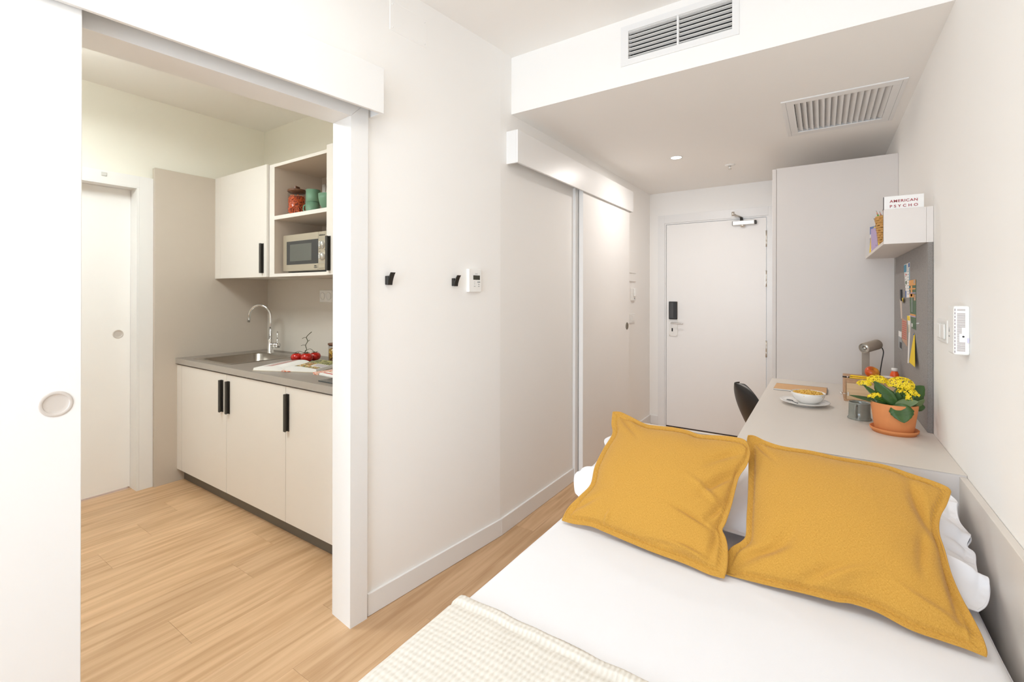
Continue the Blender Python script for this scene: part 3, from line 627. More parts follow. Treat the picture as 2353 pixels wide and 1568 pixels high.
# socket
so = thing('power_socket', 'white double power socket on the splashback', 'socket', (-3.155, YK-0.006, 1.33))
box('plate', -3.232, -3.076, YK-0.014, YK-0.006, 1.333, 1.425, WPLAST, so, bev=0.002)
for cx_ in (-3.192, -3.116):
    lathe('outlet', [(0.030, 0.0), (0.030, 0.002), (0.024, 0.002), (0.023, -0.004), (0, -0.004)][::-1], (cx_, YK-0.0165, 1.379), WPLAST, so, n=28, M=Matrix.Rotation(pi/2, 4, 'X'))
    for dx_ in (-0.0095, 0.0095): box('pin_hole', cx_+dx_-0.002, cx_+dx_+0.002, YK-0.0135, YK-0.0125, 1.377, 1.381, INK, so)
# upper cabinets
YU = 1.738
u = thing('wall_cabinet', 'pale wall cabinet with one door above the sink', 'cabinet', (-3.6, 1.95, 1.515))
box('body', -3.993, -3.236, YU+0.021, YK, 1.520, 2.300, LAMW, u); box('filler', -3.995, -3.907, YU, YU+0.018, 1.515, 2.306, LAMW, u)
dd = box('door', -3.905, -3.236, YU, YU+0.019, 1.515, 2.306, LAMW, u, bev=0.0008); handle(dd, -3.296, 1.543, 1.753, YU, 0.024)
u = thing('open_shelf_unit', 'open greige wall unit with one shelf holding jars and the microwave', 'shelf', (-2.85, 1.95, 1.515))
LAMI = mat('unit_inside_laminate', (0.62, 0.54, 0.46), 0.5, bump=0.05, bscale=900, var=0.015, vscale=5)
yb, xa, xb = 2.125, -3.2325, -2.545
box('side', xa, -3.168, YU+0.020, YK, 1.515, 2.300, LAMI, u); box('side', -2.562, xb, YU+0.020, YK, 1.515, 2.300, LAMI, u)
boxes('front_edging', [(xa, -3.168, YU+0.018, YU+0.020, 1.515, 2.300), (-2.562, xb, YU+0.018, YU+0.020, 1.515, 2.300), (-3.168, -2.562, YU+0.018, YU+0.020, 2.279, 2.300), (-3.168, -2.562, YU+0.018, YU+0.020, 1.912, 1.938), (-3.168, -2.562, YU+0.018, YU+0.020, 1.515, 1.537)], LAMW, u)
box('top', -3.168, -2.562, YU+0.020, YK, 2.279, 2.300, LAMI, u); box('bottom', -3.168, -2.562, YU+0.020, YK, 1.515, 1.537, LAMI, u)
box('shelf', -3.168, -2.562, YU+0.020, yb, 1.912, 1.938, LAMI, u); box('back', -3.168, -2.562, yb, yb+0.01, 1.537, 2.279, LAMI, u)
box('hanging_bracket', -3.150, -3.115, yb-0.012, yb, 2.16, 2.225, WPLAST, u, bev=0.002)
u = thing('wall_cabinet', 'pale wall cabinet nearest the kitchen doorway, mostly hidden by its casing', 'cabinet', (-2.2, 1.95, 1.515))
box('body', -2.543, -1.80, YU+0.021, YK, 1.520, 2.300, LAMW, u)
dd = box('door', -2.5415, -1.80, YU-0.002, YU+0.019, 1.515, 2.318, LAMW, u, bev=0.0008); handle(dd, -2.524, 1.541, 1.753, YU-0.002, 0.024)
# microwave
mw = thing('microwave_oven', 'small champagne-coloured microwave oven with two dials', 'microwave', (-2.87, 1.95, 1.537))
MY = 1.800
box('case', -3.128, -2.640, MY+0.018, 2.10, 1.552, 1.800, mat('silver_paint', (0.62, 0.62, 0.60), 0.35, metal=0.3, bump=0.02, var=0.01), mw, bev=0.004)
dr = boxes('door', [(-3.133, -2.725, MY, MY+0.017, 1.757, 1.802), (-3.133, -2.725, MY, MY+0.017, 1.554, 1.5965), (-3.133, -3.0905, MY, MY+0.017, 1.5965, 1.757)], MWM, mw)
box('door_glass', -3.0905, -2.7255, MY+0.0005, MY+0.017, 1.5965, 1.757, MWG, dr)
box('oven_window', -3.050, -2.798, MY-0.0003, MY+0.0005, 1.620, 1.735, MWW, dr)
pn = box('control_panel', -2.7235, -2.637, MY, MY+0.017, 1.554, 1.802, MWM, mw, bev=0.001)
boxes('seam', [(-2.7225, -2.638, MY-0.0004, MY, 1.757, 1.7585), (-2.7225, -2.638, MY-0.0004, MY, 1.601, 1.6025)], GREYP, pn)
for z_ in (1.717, 1.641):
    kn = lathe('knob', [(0.026, 0), (0.026, 0.006), (0.022, 0.010), (0.021, 0.016), (0, 0.017)], (-2.679, MY, z_), mat('knob_silver', (0.75, 0.76, 0.74), 0.25, metal=0.6, bump=0.01, var=0.02), mw, n=30, M=Matrix.Rotation(pi/2, 4, 'X'))
    box('knob_ridge', -2.685, -2.673, MY-0.024, MY-0.016, z_-0.019, z_+0.019, mat('knob_silver', (0.75, 0.76, 0.74), 0.25), kn, bev=0.003, seg=2)
for x_, z_ in ((-2.713, 1.688), (-2.713, 1.672), (-2.655, 1.679)): box('mark', x_, x_+0.014, MY-0.0004, MY, z_, z_+0.004, INK, pn)
for a in range(8):
    an = radians(-60+a*38); box('tick', -2.679+0.031*sin(an)-0.0012, -2.679+0.031*sin(an)+0.0012, MY-0.0004, MY, 1.641+0.031*cos(an)-0.0012, 1.641+0.031*cos(an)+0.0012, INK, pn)
box('door_button', -2.714, -2.648, MY-0.003, MY, 1.563, 1.592, MWM, mw, bev=0.002)
text('lettering', 'infiniton', 0.014, (-2.681, MY-0.0006, 1.774), (1, 0, 0), (0, 0, 1), INK, pn, width=0.062)
text('lettering', 'GRILL', 0.011, (-2.752, MY-0.0006, 1.577), (1, 0, 0), (0, 0, 1), INK, dr, width=0.030)
quad('emblem', [(-2.752+0.021*cos(a*pi/8), MY-0.0006, 1.572+0.005*sin(a*pi/8)) for a in range(8, 17)], INK, dr, 0.0002, (0, 1, 0))
for x_ in (-3.10, -2.68):
    for y_ in (1.86, 2.06): lathe('foot', [(0, 1.537), (0.012, 1.537), (0.012, 1.5535), (0, 1.5535)], (x_, y_, 0), BLACKP, mw, n=12)
box('underside', -3.118, -2.648, MY+0.03, 2.09, 1.546, 1.552, BLACKP, mw)

def sticks(name, n, rad, z0, z1, c, ln, th, m, parent, kind='stuff'):
    bm = bmesh.new()
    for i in range(n):
        r = rad*sqrt(random.random()*0.5+0.5 if i < n*0.75 else random.random()); a = random.random()*2*pi; z = z0+(z1-z0)*random.random()
        d = Vector((random.uniform(-1, 1), random.uniform(-1, 1), random.uniform(-1, 1))).normalized()
        rv = Vector((cos(a), sin(a), 0)); d = (d - rv*d.dot(rv)*0.85).normalized()
        p = Vector((c[0]+r*cos(a), c[1]+r*sin(a), z)); l = ln*random.uniform(0.6, 1.1)/2
        q = d.to_track_quat('Z', 'Y').to_matrix().to_4x4()
        addbox(bm, -th, th, -th, th, -l, l, M=Matrix.Translation(p) @ q)
    o = from_bm(name, bm, m, parent); o['kind'] = kind; return o
# jar of orange pasta
jx, jy, jz = -3.040, 1.845, 1.938
j = thing('pasta_jar', 'glass jar of orange twisted pasta with a dark wooden lid on the open shelf', 'jar', (jx, jy, jz))
lathe('glass', [(0, 0), (0.056, 0), (0.058, 0.004), (0.058, 0.165), (0.0565, 0.165), (0.0565, 0.006), (0, 0.006)], (jx, jy, jz), GLASS, j, n=36)
sticks('pasta', 420, 0.050, jz+0.012, jz+0.130, (jx, jy), 0.034, 0.0026, ORANGE, j)
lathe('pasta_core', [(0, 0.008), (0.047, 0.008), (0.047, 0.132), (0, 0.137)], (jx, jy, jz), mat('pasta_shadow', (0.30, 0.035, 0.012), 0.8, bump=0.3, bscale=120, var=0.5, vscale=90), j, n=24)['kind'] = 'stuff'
lathe('lid', [(0, 0.160), (0.052, 0.160), (0.052, 0.166), (0.0605, 0.167), (0.0605, 0.178), (0.057, 0.182), (0, 0.182)], (jx, jy, jz), LIDW, j, n=36)
bm = bmesh.new()
Mk = Matrix.Translation((jx, jy, jz+0.182)) @ Matrix.Rotation(radians(-62), 4, 'Z')
addbox(bm, -0.028, -0.018, -0.008, 0.008, 0, 0.020, bev=0.002, M=Mk); addbox(bm, 0.018, 0.028, -0.008, 0.008, 0, 0.020, bev=0.002, M=Mk); addbox(bm, -0.028, 0.028, -0.008, 0.008, 0.015, 0.026, bev=0.003, M=Mk)
from_bm('lid_handle', bm, LIDW, j)
# mugs
def mug(name, label, c, z, group):
    t = thing(name, label, 'mug', (c[0], c[1], z), group)
    lathe('cup', [(0, 0), (0.0445, 0), (0.0455, 0.002), (0.0460, 0.083), (0.0445, 0.083), (0.043, 0.006), (0, 0.006)], (c[0], c[1], z), GREENC, t, n=36)
    a = radians(205 if z < 2.0 else 60); d = Vector((cos(a), sin(a), 0)); p0 = Vector((c[0], c[1], z))
    tube('handle', spline([p0+d*0.043+Vector((0, 0, 0.068)), p0+d*0.066+Vector((0, 0, 0.062)), p0+d*0.068+Vector((0, 0, 0.03)), p0+d*0.043+Vector((0, 0, 0.018))], 5), 0.005, GREENC, t, 8)
mug('green_mug', 'sage green mug standing on the open shelf, lower of two stacked', (-2.888, 1.868), 1.938, 'stacked green mugs')
mug('green_mug', 'sage green mug on top of the stack beside the pasta jar', (-2.884, 1.868), 2.0212, 'stacked green mugs')
def bowl(label, c, z, s=1.0):
    t = thing('green_bowl', label, 'bowl', (c[0], c[1], z), 'green bowls on the open shelf')
    lathe('bowl', [(0, 0), (0.030, 0), (0.034, 0.004), (0.052, 0.035), (0.0605, 0.070), (0.062, 0.095), (0.060, 0.095), (0.058, 0.070), (0.050, 0.038), (0.030, 0.008), (0, 0.007)], (c[0], c[1], z), GREENC, t, n=40)
bowl('sage green bowl on the open shelf, lower of the nested pair', (-2.655, 1.828), 1.938); bowl('sage green bowl nested inside another on the open shelf', (-2.655, 1.828), 1.9465)

# tomatoes
def tomato(label, c, r, rz):
    t = thing('tomato', label, 'tomato', (c[0], c[1], 0.9182), 'vine tomatoes on the worktop')
    pr = []
    for k in range(15):
        a = -pi/2+pi*k/14; rr_ = r*cos(a)*(1.04); zz = r*0.84*sin(a)+r*0.84
        if k > 10: zz -= r*0.16*((k-10)/4)**1.5
        pr.append((max(rr_, 0) if 0 < k < 14 else 0, zz))
    lathe('fruit', pr, (c[0], c[1], 0.9182), RED, t, n=36)
    top = 0.9182+r*1.50
    bm = bmesh.new()
    for k in range(5):
        a = rz+2*pi*k/5; d = Vector((cos(a), sin(a), 0)); c0 = Vector((c[0], c[1], top))
        tube_bm(bm, [c0, c0+d*r*0.35+Vector((0, 0, 0.006)), c0+d*r*0.62+Vector((0, 0, 0.002+0.006*(k % 2)))], [0.0022, 0.0018, 0.0004], 6)
    from_bm('calyx', bm, TSTEM, t, None, True)
tomato('red tomato, leftmost of the vine tomatoes', (-3.078, 1.868), 0.038, 0.3)
tomato('red tomato nearest the open cookbook in front of the others', (-2.998, 1.895), 0.040, 0.9)
tomato('red tomato behind the front one, on the side of the grain jar', (-3.022, 1.973), 0.038, 0.1)
tomato('red tomato hidden between the others at the back', (-3.092, 1.948), 0.034, 0.7)
v = thing('tomato_vine', 'dark green vine stalk rising from the tomatoes', 'vine', (-3.05, 1.91, 0.975))
vb = Vector((-3.045, 1.905, 0.978))
tube('stalk', spline([vb, vb+Vector((0.018, 0.006, 0.025)), vb+Vector((0.010, 0.004, 0.055)), vb+Vector((0.026, 0.010, 0.085)), vb+Vector((0.016, 0.006, 0.110)), vb+Vector((0.034, 0.012, 0.132)), vb+Vector((0.056, 0.020, 0.150))], 5), 0.0024, TSTEM, v, 8)
for a_, b_, c_ in (((0.010, 0.004, 0.055), (-0.012, -0.002, 0.055), (-0.030, -0.006, 0.050)), ((0.024, 0.008, 0.085), (0.034, 0.012, 0.087), (0.042, 0.014, 0.093)), ((0.016, 0.006, 0.110), (-0.002, 0.0, 0.109), (-0.020, -0.004, 0.100)),
                   ((0.0, 0, 0), (-0.03, -0.02, 0.012), (-0.05, -0.045, 0.0)), ((0.008, 0.0, 0.012), (0.03, -0.01, 0.022), (0.045, -0.022, 0.004)), ((0.008, 0, 0.012), (0.04, 0.02, 0.03), (0.056, 0.045, 0.004))):
    tube('twig', spline([vb+Vector(a_), vb+Vector(b_), vb+Vector(c_)], 4), 0.0017, TSTEM, v, 6)
# cookbook: local x along lower edge, y along spine
def bookframe(p, ang): return Matrix.Translation(Vector(p)) @ Matrix.Rotation(ang, 4, 'Z')
ps = Vector((-2.748, 1.588, 0.9182)); MB_ = bookframe(ps, atan2(0.175, 0.385))
bk = thing('cookbook', 'open cookbook with photographs lying on the worktop', 'book', ps)
LB, WB = 0.285, 0.212
def shy(p, sh=0.0): return p
box('cover', -WB-0.006, WB+0.006, -0.004, LB+0.004, 0.0, 0.003, KRAFT if 0 else mat('book_cover', (0.55, 0.48, 0.36), 0.6, bump=0.02, var=0.03), bk, M=MB_)
def pageblock(sgn, hmax):
    bm = bmesh.new(); N_ = 18; top = []
    for i in range(N_+1):
        t_ = i/N_; x = sgn*WB*t_; h = 0.003+hmax*(1-exp(-t_*9))*(1-0.55*t_**1.5)
        top.append((x, h))
    va = [[bm.verts.new(MB_ @ Vector((x, y, h))) for x, h in top] for y in (0, LB)]; vb_ = [[bm.verts.new(MB_ @ Vector((x+(sgn*0.004 if i == N_ else 0), y, 0.003))) for i, (x, h) in enumerate(top)] for y in (0, LB)]
    for i in range(N_):
        bm.faces.new((va[0][i], va[0][i+1], va[1][i+1], va[1][i])); bm.faces.new((va[0][i], va[0][i+1], vb_[0][i+1], vb_[0][i])); bm.faces.new((va[1][i], va[1][i+1], vb_[1][i+1], vb_[1][i]))
    bm.faces.new((va[0][N_], va[1][N_], vb_[1][N_], vb_[0][N_])); bmesh.ops.recalc_face_normals(bm, faces=bm.faces)
    o = from_bm('pages', bm, PAPER, bk)
    f = lambda t_: 0.0033+hmax*(1-exp(-t_*9))*(1-0.55*t_**1.5)
    return f
fl = pageblock(-1, 0.033); fr_ = pageblock(1, 0.038)
def printq(t0, t1, y0, y1, sgn, f, m, N_=6, dz=0.0004):
    bm = bmesh.new(); r0 = []; r1 = []
    for i in range(N_+1):
        t_ = t0+(t1-t0)*i/N_; r0.append(bm.verts.new(MB_ @ Vector((sgn*WB*t_, y0, f(t_)+dz)))); r1.append(bm.verts.new(MB_ @ Vector((sgn*WB*t_, y1, f(t_)+dz))))
    for i in range(N_): bm.faces.new((r0[i], r0[i+1], r1[i+1], r1[i]))
    return from_bm('print', bm, m, bk)
def blotch(name, cols, scale):
    m = bpy.data.materials.new(name); m.use_nodes = True; nt = m.node_tree; N = nt.nodes; L = nt.links
    b = N['Principled BSDF']; b.inputs['Roughness'].default_value = 0.45
    tc = N.new('ShaderNodeTexCoord'); n = N.new('ShaderNodeTexVoronoi'); n.inputs['Scale'].default_value = scale
    L.new(tc.outputs['Object'], n.inputs['Vector']); sep = N.new('ShaderNodeSeparateColor'); L.new(n.outputs['Color'], sep.inputs[0])
    rp = N.new('ShaderNodeValToRGB'); rp.color_ramp.interpolation = 'CONSTANT'; e = rp.color_ramp.elements
    while len(e) < len(cols): e.new(0.5)
    for i, c in enumerate(cols): e[i].position = i/len(cols); e[i].color = (*c, 1)
    L.new(sep.outputs[0], rp.inputs[0]); L.new(rp.outputs[0], b.inputs['Base Color']); return m
FOOD = blotch('food_photo_print', [(0.55, 0.20, 0.05), (0.08, 0.10, 0.03), (0.65, 0.55, 0.12), (0.35, 0.12, 0.06), (0.7, 0.6, 0.45), (0.14, 0.16, 0.05)], 110)
FOOD2 = blotch('green_photo_print', [(0.10, 0.12, 0.05), (0.45, 0.45, 0.10), (0.06, 0.07, 0.04), (0.60, 0.55, 0.25), (0.16, 0.18, 0.10)], 130)
PINKP = mat('pink_page_print', (0.50, 0.26, 0.24), 0.5, bump=0.01, var=0.12, vscale=30)
printq(0.42, 0.62, 0.01, 0.27, -1, fl, PINKP); printq(0.70, 0.76, 0.02, 0.26, -1, fl, PINKP); printq(0.82, 0.86, 0.12, 0.26, -1, fl, INK)
printq(0.30, 0.98, 0.005, 0.06, 1, fr_, FOOD); printq(0.25, 0.98, 0.15, 0.28, 1, fr_, FOOD2); printq(0.30, 0.62, 0.06, 0.15, 1, fr_, FOOD); printq(0.66, 0.98, 0.075, 0.14, 1, fr_, mat('grey_page_print', (0.55, 0.50, 0.52), 0.5, bump=0.01, var=0.03))
CORD = blotch('bakers_twine', [(0.70, 0.10, 0.05), (0.85, 0.80, 0.72), (0.75, 0.22, 0.08), (0.80, 0.72, 0.62)], 260)
tube('ribbon_marker', [MB_ @ Vector((-0.016, -0.006, 0.003)), MB_ @ Vector((0.0, -0.008, 0.012)), MB_ @ Vector((0.014, -0.006, 0.003))], 0.003, CORD, bk, 8)
tube('ribbon_marker', [MB_ @ Vector((-0.016, -0.009, 0.003)), MB_ @ Vector((0.045, -0.007, 0.003))], 0.0026, CORD, bk, 8)
# second booklet with a striped edge
pm = Vector((-2.52, 1.640, 0.9182)); MM = bookframe(pm, radians(-4))
bl = thing('booklet', 'folded booklet with red and white striped corner beside the open cookbook', 'booklet', pm)
box('pages', 0.0, 0.20, 0.0, 0.15, 0.0, 0.009, PAPER, bl, M=MM, bev=0.001)
box('striped_cover', -0.004, 0.055, -0.004, 0.155, 0.0092, 0.0125, CORD, bl, M=MM, bev=0.0005); box('striped_edge', -0.004, 0.050, -0.005, -0.0002, 0.0, 0.0092, CORD, bl, M=MM)
box('top_page', 0.056, 0.205, 0.002, 0.152, 0.0092, 0.0118, PAPER, bl, M=MM); box('red_line', 0.06, 0.20, 0.02, 0.034, 0.0119, 0.0122, REDP, bl, M=MM); box('orange_line', 0.06, 0.20, 0.06, 0.068, 0.0119, 0.0122, ORP, bl, M=MM)
# dark hob
pm = Vector((-2.292, 1.515, 0.918)); MM = Matrix.Translation(pm)
hb = thing('hob', 'black glass hob set on the worktop beside the kitchen doorway', 'hob', pm)
box('glass', 0.0, 0.42, 0.0, 0.50, 0.0, 0.006, mat('hob_glass', (0.05, 0.055, 0.055), 0.12, bump=0.0, var=0.05), hb, M=MM, bev=0.002)
for c_ in ((0.14, 0.14), (0.28, 0.36)): lathe('cooking_ring', [(0.082, 0.0001), (0.085, 0.0001), (0.085, 0.0004), (0.082, 0.0004)], pm+Vector((c_[0], c_[1], 0.006)), GREYP, hb, n=40)
# grain jar
jx, jy, jz = -2.873, 2.030, 0.918
j = thing('grain_jar', 'small glass jar of yellow and brown grains with a wooden lid on the worktop', 'jar', (jx, jy, jz))
lathe('glass', [(0, 0), (0.040, 0), (0.042, 0.003), (0.042, 0.115), (0.0405, 0.115), (0.0405, 0.005), (0, 0.005)], (jx, jy, jz), GLASS, j, n=32)
GRAIN = blotch('grain_mix', [(0.75, 0.42, 0.03), (0.14, 0.05, 0.02), (0.80, 0.55, 0.06), (0.40, 0.15, 0.03)], 150)
g_ = lathe('grain', [(0, 0.006), (0.039, 0.006), (0.039, 0.088), (0.02, 0.096), (0, 0.093)], (jx, jy, jz), GRAIN, j, n=28); g_['kind'] = 'stuff'
lathe('lid', [(0, 0.112), (0.038, 0.112), (0.038, 0.117), (0.046, 0.118), (0.046, 0.130), (0, 0.131)], (jx, jy, jz), LIDW, j, n=32)
lathe('lid_knob', [(0.009, 0.131), (0.012, 0.140), (0.009, 0.150), (0, 0.152)], (jx, jy, jz), LIDW, j, n=18)

# ================================================================== CLOSET, DESK, SHELF, PIN BOARD
YC = 3.827
w = thing('wardrobe', 'tall pale greige wardrobe beside the entry door', 'wardrobe', (0.06, 4.4, 0))
PINKL = mat('warm_grey_laminate', (0.71, 0.665, 0.63), 0.45, bump=0.05, bscale=900, var=0.012, vscale=5)
box('body', -0.2725, XR-0.001, YC, 4.972, 0.0, 2.303, PINKL, w)
for a, b in ((YC, 4.397), (4.401, 4.972)): box('door', -0.299, -0.2745, a, b, 0.06, 2.300, PINKL, w, bev=0.001)
ZD, YD = 0.794, 2.150
LAMTOP = mat('desk_laminate', (0.68, 0.635, 0.585), 0.4, bump=0.05, bscale=900, var=0.012, vscale=5)
d = thing('desk', 'long greige laminate desk against the right wall', 'desk', (0.05, 3.0, 0))
box('desktop', -0.299, XR-0.001, YD+0.001, YC-0.001, ZD-0.03, ZD, LAMTOP, d, bev=0.001)
box('modesty_panel', -0.16, XR-0.03, YD+0.02, YD+0.038, 0.0, ZD-0.03, LAMTOP, d); box('end_panel', -0.28, XR-0.03, YC-0.022, YC-0.004, 0.0, ZD-0.03, LAMTOP, d)
# fabric pin board and laminate strip above
FELTO = fabric('grey_felt_board', (0.19, 0.172, 0.158), (0.33, 0.305, 0.285), 160, 0.4)
for l in list(FELTO.node_tree.links):
    if l.from_socket.name == 'UV': 
        to = l.to_socket; FELTO.node_tree.links.remove(l); FELTO.node_tree.links.new([n for n in FELTO.node_tree.nodes if n.type == 'TEX_COORD'][0].outputs['Object'], to)
for n in FELTO.node_tree.nodes:
    if n.type == 'VECT_MATH': n.inputs[1].default_value = (900, 250, 500) if n.inputs[1].default_value[0] < 200 else (900, 700, 180)
pb = tag(box('pin_board', 0.384, XR-0.001, 2.700, YC-0.001, ZD+0.0005, 1.629, FELTO, bev=0.0015), 'tall grey fabric pin board on the right wall above the desk', 'pin board')
sh = thing('wall_shelf', 'small greige box shelf above the pin board', 'shelf', (0.32, 3.2, 1.629))
LAMS = PINKL
box('back_board', 0.3805, XR-0.001, 2.700, YC-0.001, 1.6295, 1.786, LAMS, sh); box('end_panel', 0.2335, 0.380, 2.700, 2.715, 1.6295, 1.786, LAMS, sh, bev=0.0006)
box('bottom_board', 0.2335, 0.380, 2.7155, 3.745, 1.6295, 1.6455, LAMS, sh, bev=0.0006); box('end_panel', 0.2335, 0.380, 3.7455, 3.7605, 1.6295, 1.786, LAMS, sh, bev=0.0006)
# book
b = thing('novel', 'white book with maroon capital title standing at the near end of the wall shelf', 'book', (0.305, 2.73, 1.6457))
box('cover', 0.236, 0.374, 2.7165, 2.7185, 1.6457, 1.8475, PAPER, b); box('cover', 0.236, 0.374, 2.7385, 2.7405, 1.6457, 1.8475, PAPER, b)
box('spine', 0.2345, 0.236, 2.7165, 2.7405, 1.6457, 1.8475, mat('dark_spine', (0.07, 0.06, 0.06), 0.5, bump=0.01, var=0.1), b); box('pages', 0.2365, 0.372, 2.7187, 2.7383, 1.647, 1.845, PAPER, b)
text('lettering', 'AMERICAN', 0.0165, (0.3050, 2.7160, 1.8188), (1, 0, 0), (0, 0, 1), MAROON, b, width=0.097, spacing=1.15, thick=0.0004)
text('lettering', 'PSYCHO', 0.0165, (0.3050, 2.7160, 1.7960), (1, 0, 0), (0, 0, 1), MAROON, b, width=0.097, spacing=1.7, thick=0.0004)
# magazines on shelf
def sheet(name, pts, x, th, m, label, cat, lean=0.0, group=None):
    zz = min(p[1] for p in pts)
    bm = bmesh.new(); a = [bm.verts.new((x+lean*(p[1]-zz), p[0], p[1])) for p in pts]; bq = [bm.verts.new((x+th+lean*(p[1]-zz), p[0], p[1])) for p in pts]
    bm.faces.new(a); bm.faces.new(bq[::-1]); k = len(a)
    for i in range(k): bm.faces.new((a[i], bq[i], bq[(i+1) % k], a[(i+1) % k]))
    bmesh.ops.recalc_face_normals(bm, faces=bm.faces)
    o = from_bm(name, bm, m, None, (x, pts[0][0], zz)); tag(o, label, cat, group); return o
GB = 'booklets on the wall shelf'
o = sheet('lilac_booklet', [(3.40, 1.6457), (3.422, 1.782), (3.156, 1.758), (3.09, 1.723), (3.035, 1.66), (3.03, 1.6457)], 0.2365, 0.003, LILAC, 'lilac booklet standing at the front of the wall shelf', 'booklet', 0, GB)
box('stamp', 0.2362, 0.2365, 3.08, 3.10, 1.655, 1.662, INK, o); box('stamp', 0.2362, 0.2365, 3.37, 3.39, 1.655, 1.664, PAPER, o)
o = sheet('yellow_booklet', [(3.585, 1.6457), (3.50, 1.735), (3.413, 1.771), (3.246, 1.775), (3.12, 1.74), (2.96, 1.665), (2.935, 1.6457)], 0.2405, 0.003, YELP, 'yellow booklet with a curved outline behind the lilac one', 'booklet', 0, GB)
o = sheet('blue_booklet', [(3.60, 1.6457), (3.60, 1.815), (3.28, 1.782), (3.28, 1.6457)], 0.2445, 0.012, BLUE, 'blue booklet with a white band at the far end of the wall shelf', 'booklet', 0, GB)
box('white_band', 0.2441, 0.2445, 3.42, 3.598, 1.745, 1.765, PAPER, o)
# basket
bx, by, bz = 0.289, 2.93, 1.6457
bs = thing('woven_basket', 'round woven straw basket holding pencils on the wall shelf', 'basket', (bx, by, bz))
bm = bmesh.new(); rows = 11; ns = 64
for rr_ in range(rows):
    z0 = bz+0.006+rr_*0.0118; rad = 0.046+0.020*(rr_/rows)**0.7
    ring = []
    for i in range(ns):
        a = 2*pi*i/ns; ph = sin(a*11+(pi if rr_ % 2 else 0))*0.0032; cr = 0.0062+0.0012*abs(cos(a*11+(pi/2)*(rr_ % 2)))
        c_ = Vector((bx+(rad+ph)*cos(a), by+(rad+ph)*sin(a), z0+0.0012*sin(a*5+rr_))); x_ = Vector((cos(a), sin(a), 0))
        ring.append([bm.verts.new(c_+x_*cr*cos(t_*pi/3)*0.75+Vector((0, 0, cr*sin(t_*pi/3)))) for t_ in range(6)])
    for i in range(ns):
        for t_ in range(6): bm.faces.new((ring[i][t_], ring[(i+1) % ns][t_], ring[(i+1) % ns][(t_+1) % 6], ring[i][(t_+1) % 6]))
bmesh.ops.recalc_face_normals(bm, faces=bm.faces); o = from_bm('weave', bm, WICK, bs, None, True); o['kind'] = 'stuff'
lathe('rim', [(0.057, 0.128), (0.068, 0.126), (0.072, 0.133), (0.068, 0.141), (0.060, 0.140), (0.057, 0.134)], (bx, by, bz), WICK, bs, n=40)
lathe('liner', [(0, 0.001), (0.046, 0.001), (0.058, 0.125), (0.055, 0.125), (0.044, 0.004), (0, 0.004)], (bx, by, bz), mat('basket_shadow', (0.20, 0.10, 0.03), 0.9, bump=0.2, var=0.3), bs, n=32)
def pencil(p0, p1, r, m, tipm, label, name='pencil', group='pencils in the straw basket', wood=True):
    p0, p1 = Vector(p0), Vector(p1); d_ = (p1-p0).normalized()
    t = thing(name, label, 'pencil', p0, group)
    tube('shaft', [p0, p1], r, m, t, 6)
    if wood:
        tube('sharpened_wood', [p1, p1+d_*0.016], [r*0.98, r*0.35], mat('pencil_wood', (0.62, 0.28, 0.19), 0.6, bump=0.02, var=0.05), t, 8); tube('tip', [p1+d_*0.016, p1+d_*0.023], [r*0.36, 0.0002], tipm, t, 6)
    return t
for dx_, dy_, ex, ey, h_, m_, tm, nm in ((-0.018, -0.005, -0.060, -0.010, 0.150, mat('green_pencil', (0.05, 0.40, 0.03), 0.4, bump=0.01, var=0.05), mat('green_lead', (0.01, 0.16, 0.06), 0.5, bump=0.01, var=0.05), 'green pencil, leftmost in the straw basket'),
    (-0.008, 0.004, -0.046, 0.004, 0.147, REDP, INK, 'red pencil with a dark tip in the straw basket'),
    (0.0, -0.012, -0.036, -0.014, 0.152, INK, INK, 'dark pencil in the middle of the straw basket'),
    (0.008, 0.006, -0.030, 0.006, 0.146, ORP, ORP, 'orange pencil, rightmost in the straw basket')):
    pencil((bx+dx_, by+dy_, bz+0.006), (bx+ex, by+ey, bz+h_), 0.0034, m_, tm, nm)
t = thing('matchstick', 'thin white stick with a brown end leaning out from behind the basket', 'stick', (0.27, 3.06, 1.72))
tube('shaft', [(0.272, 3.00, 1.735), (0.240, 3.16, 1.800)], 0.0022, PAPER, t, 6); tube('tip', [(0.240, 3.16, 1.800), (0.2345, 3.187, 1.811)], 0.0026, LIDW, t, 6)
# papers pinned to the board (flat items on the -X face)
XP_ = 0.3835
def pinned(name, pts, m, label, cat, bulge=0.0, th=0.0006):
    k = len(pts); yc = sum(p[0] for p in pts)/k; zc = sum(p[1] for p in pts)/k
    bm = bmesh.new(); A_ = []; B_ = []
    for i, p in enumerate(pts):
        off = (bulge[i] if isinstance(bulge, (list, tuple)) else bulge)
        A_.append(bm.verts.new((XP_-th-off, p[0], p[1]))); B_.append(bm.verts.new((XP_-off, p[0], p[1])))
    bm.faces.new(A_); bm.faces.new(B_[::-1])
    for i in range(k): bm.faces.new((A_[i], B_[i], B_[(i+1) % k], A_[(i+1) % k]))
    bmesh.ops.recalc_face_normals(bm, faces=bm.faces)
    o = from_bm(name, bm, m, None, (XP_, yc, min(p[1] for p in pts))); return tag(o, label, cat, 'papers on the pin board')
def patch(name, parent, y0, y1, z0, z1, m, off=0.0009):
    return box(name, XP_-off-0.0003, XP_-off, min(y0, y1), max(y0, y1), z0, z1, m, parent)
o = pinned('travel_ticket', [(3.398, 1.567), (3.187, 1.569), (3.185, 1.384), (3.300, 1.382), (3.345, 1.44)], PAPER, 'long white ticket with a blue corner, topmost on the pin board', 'ticket')
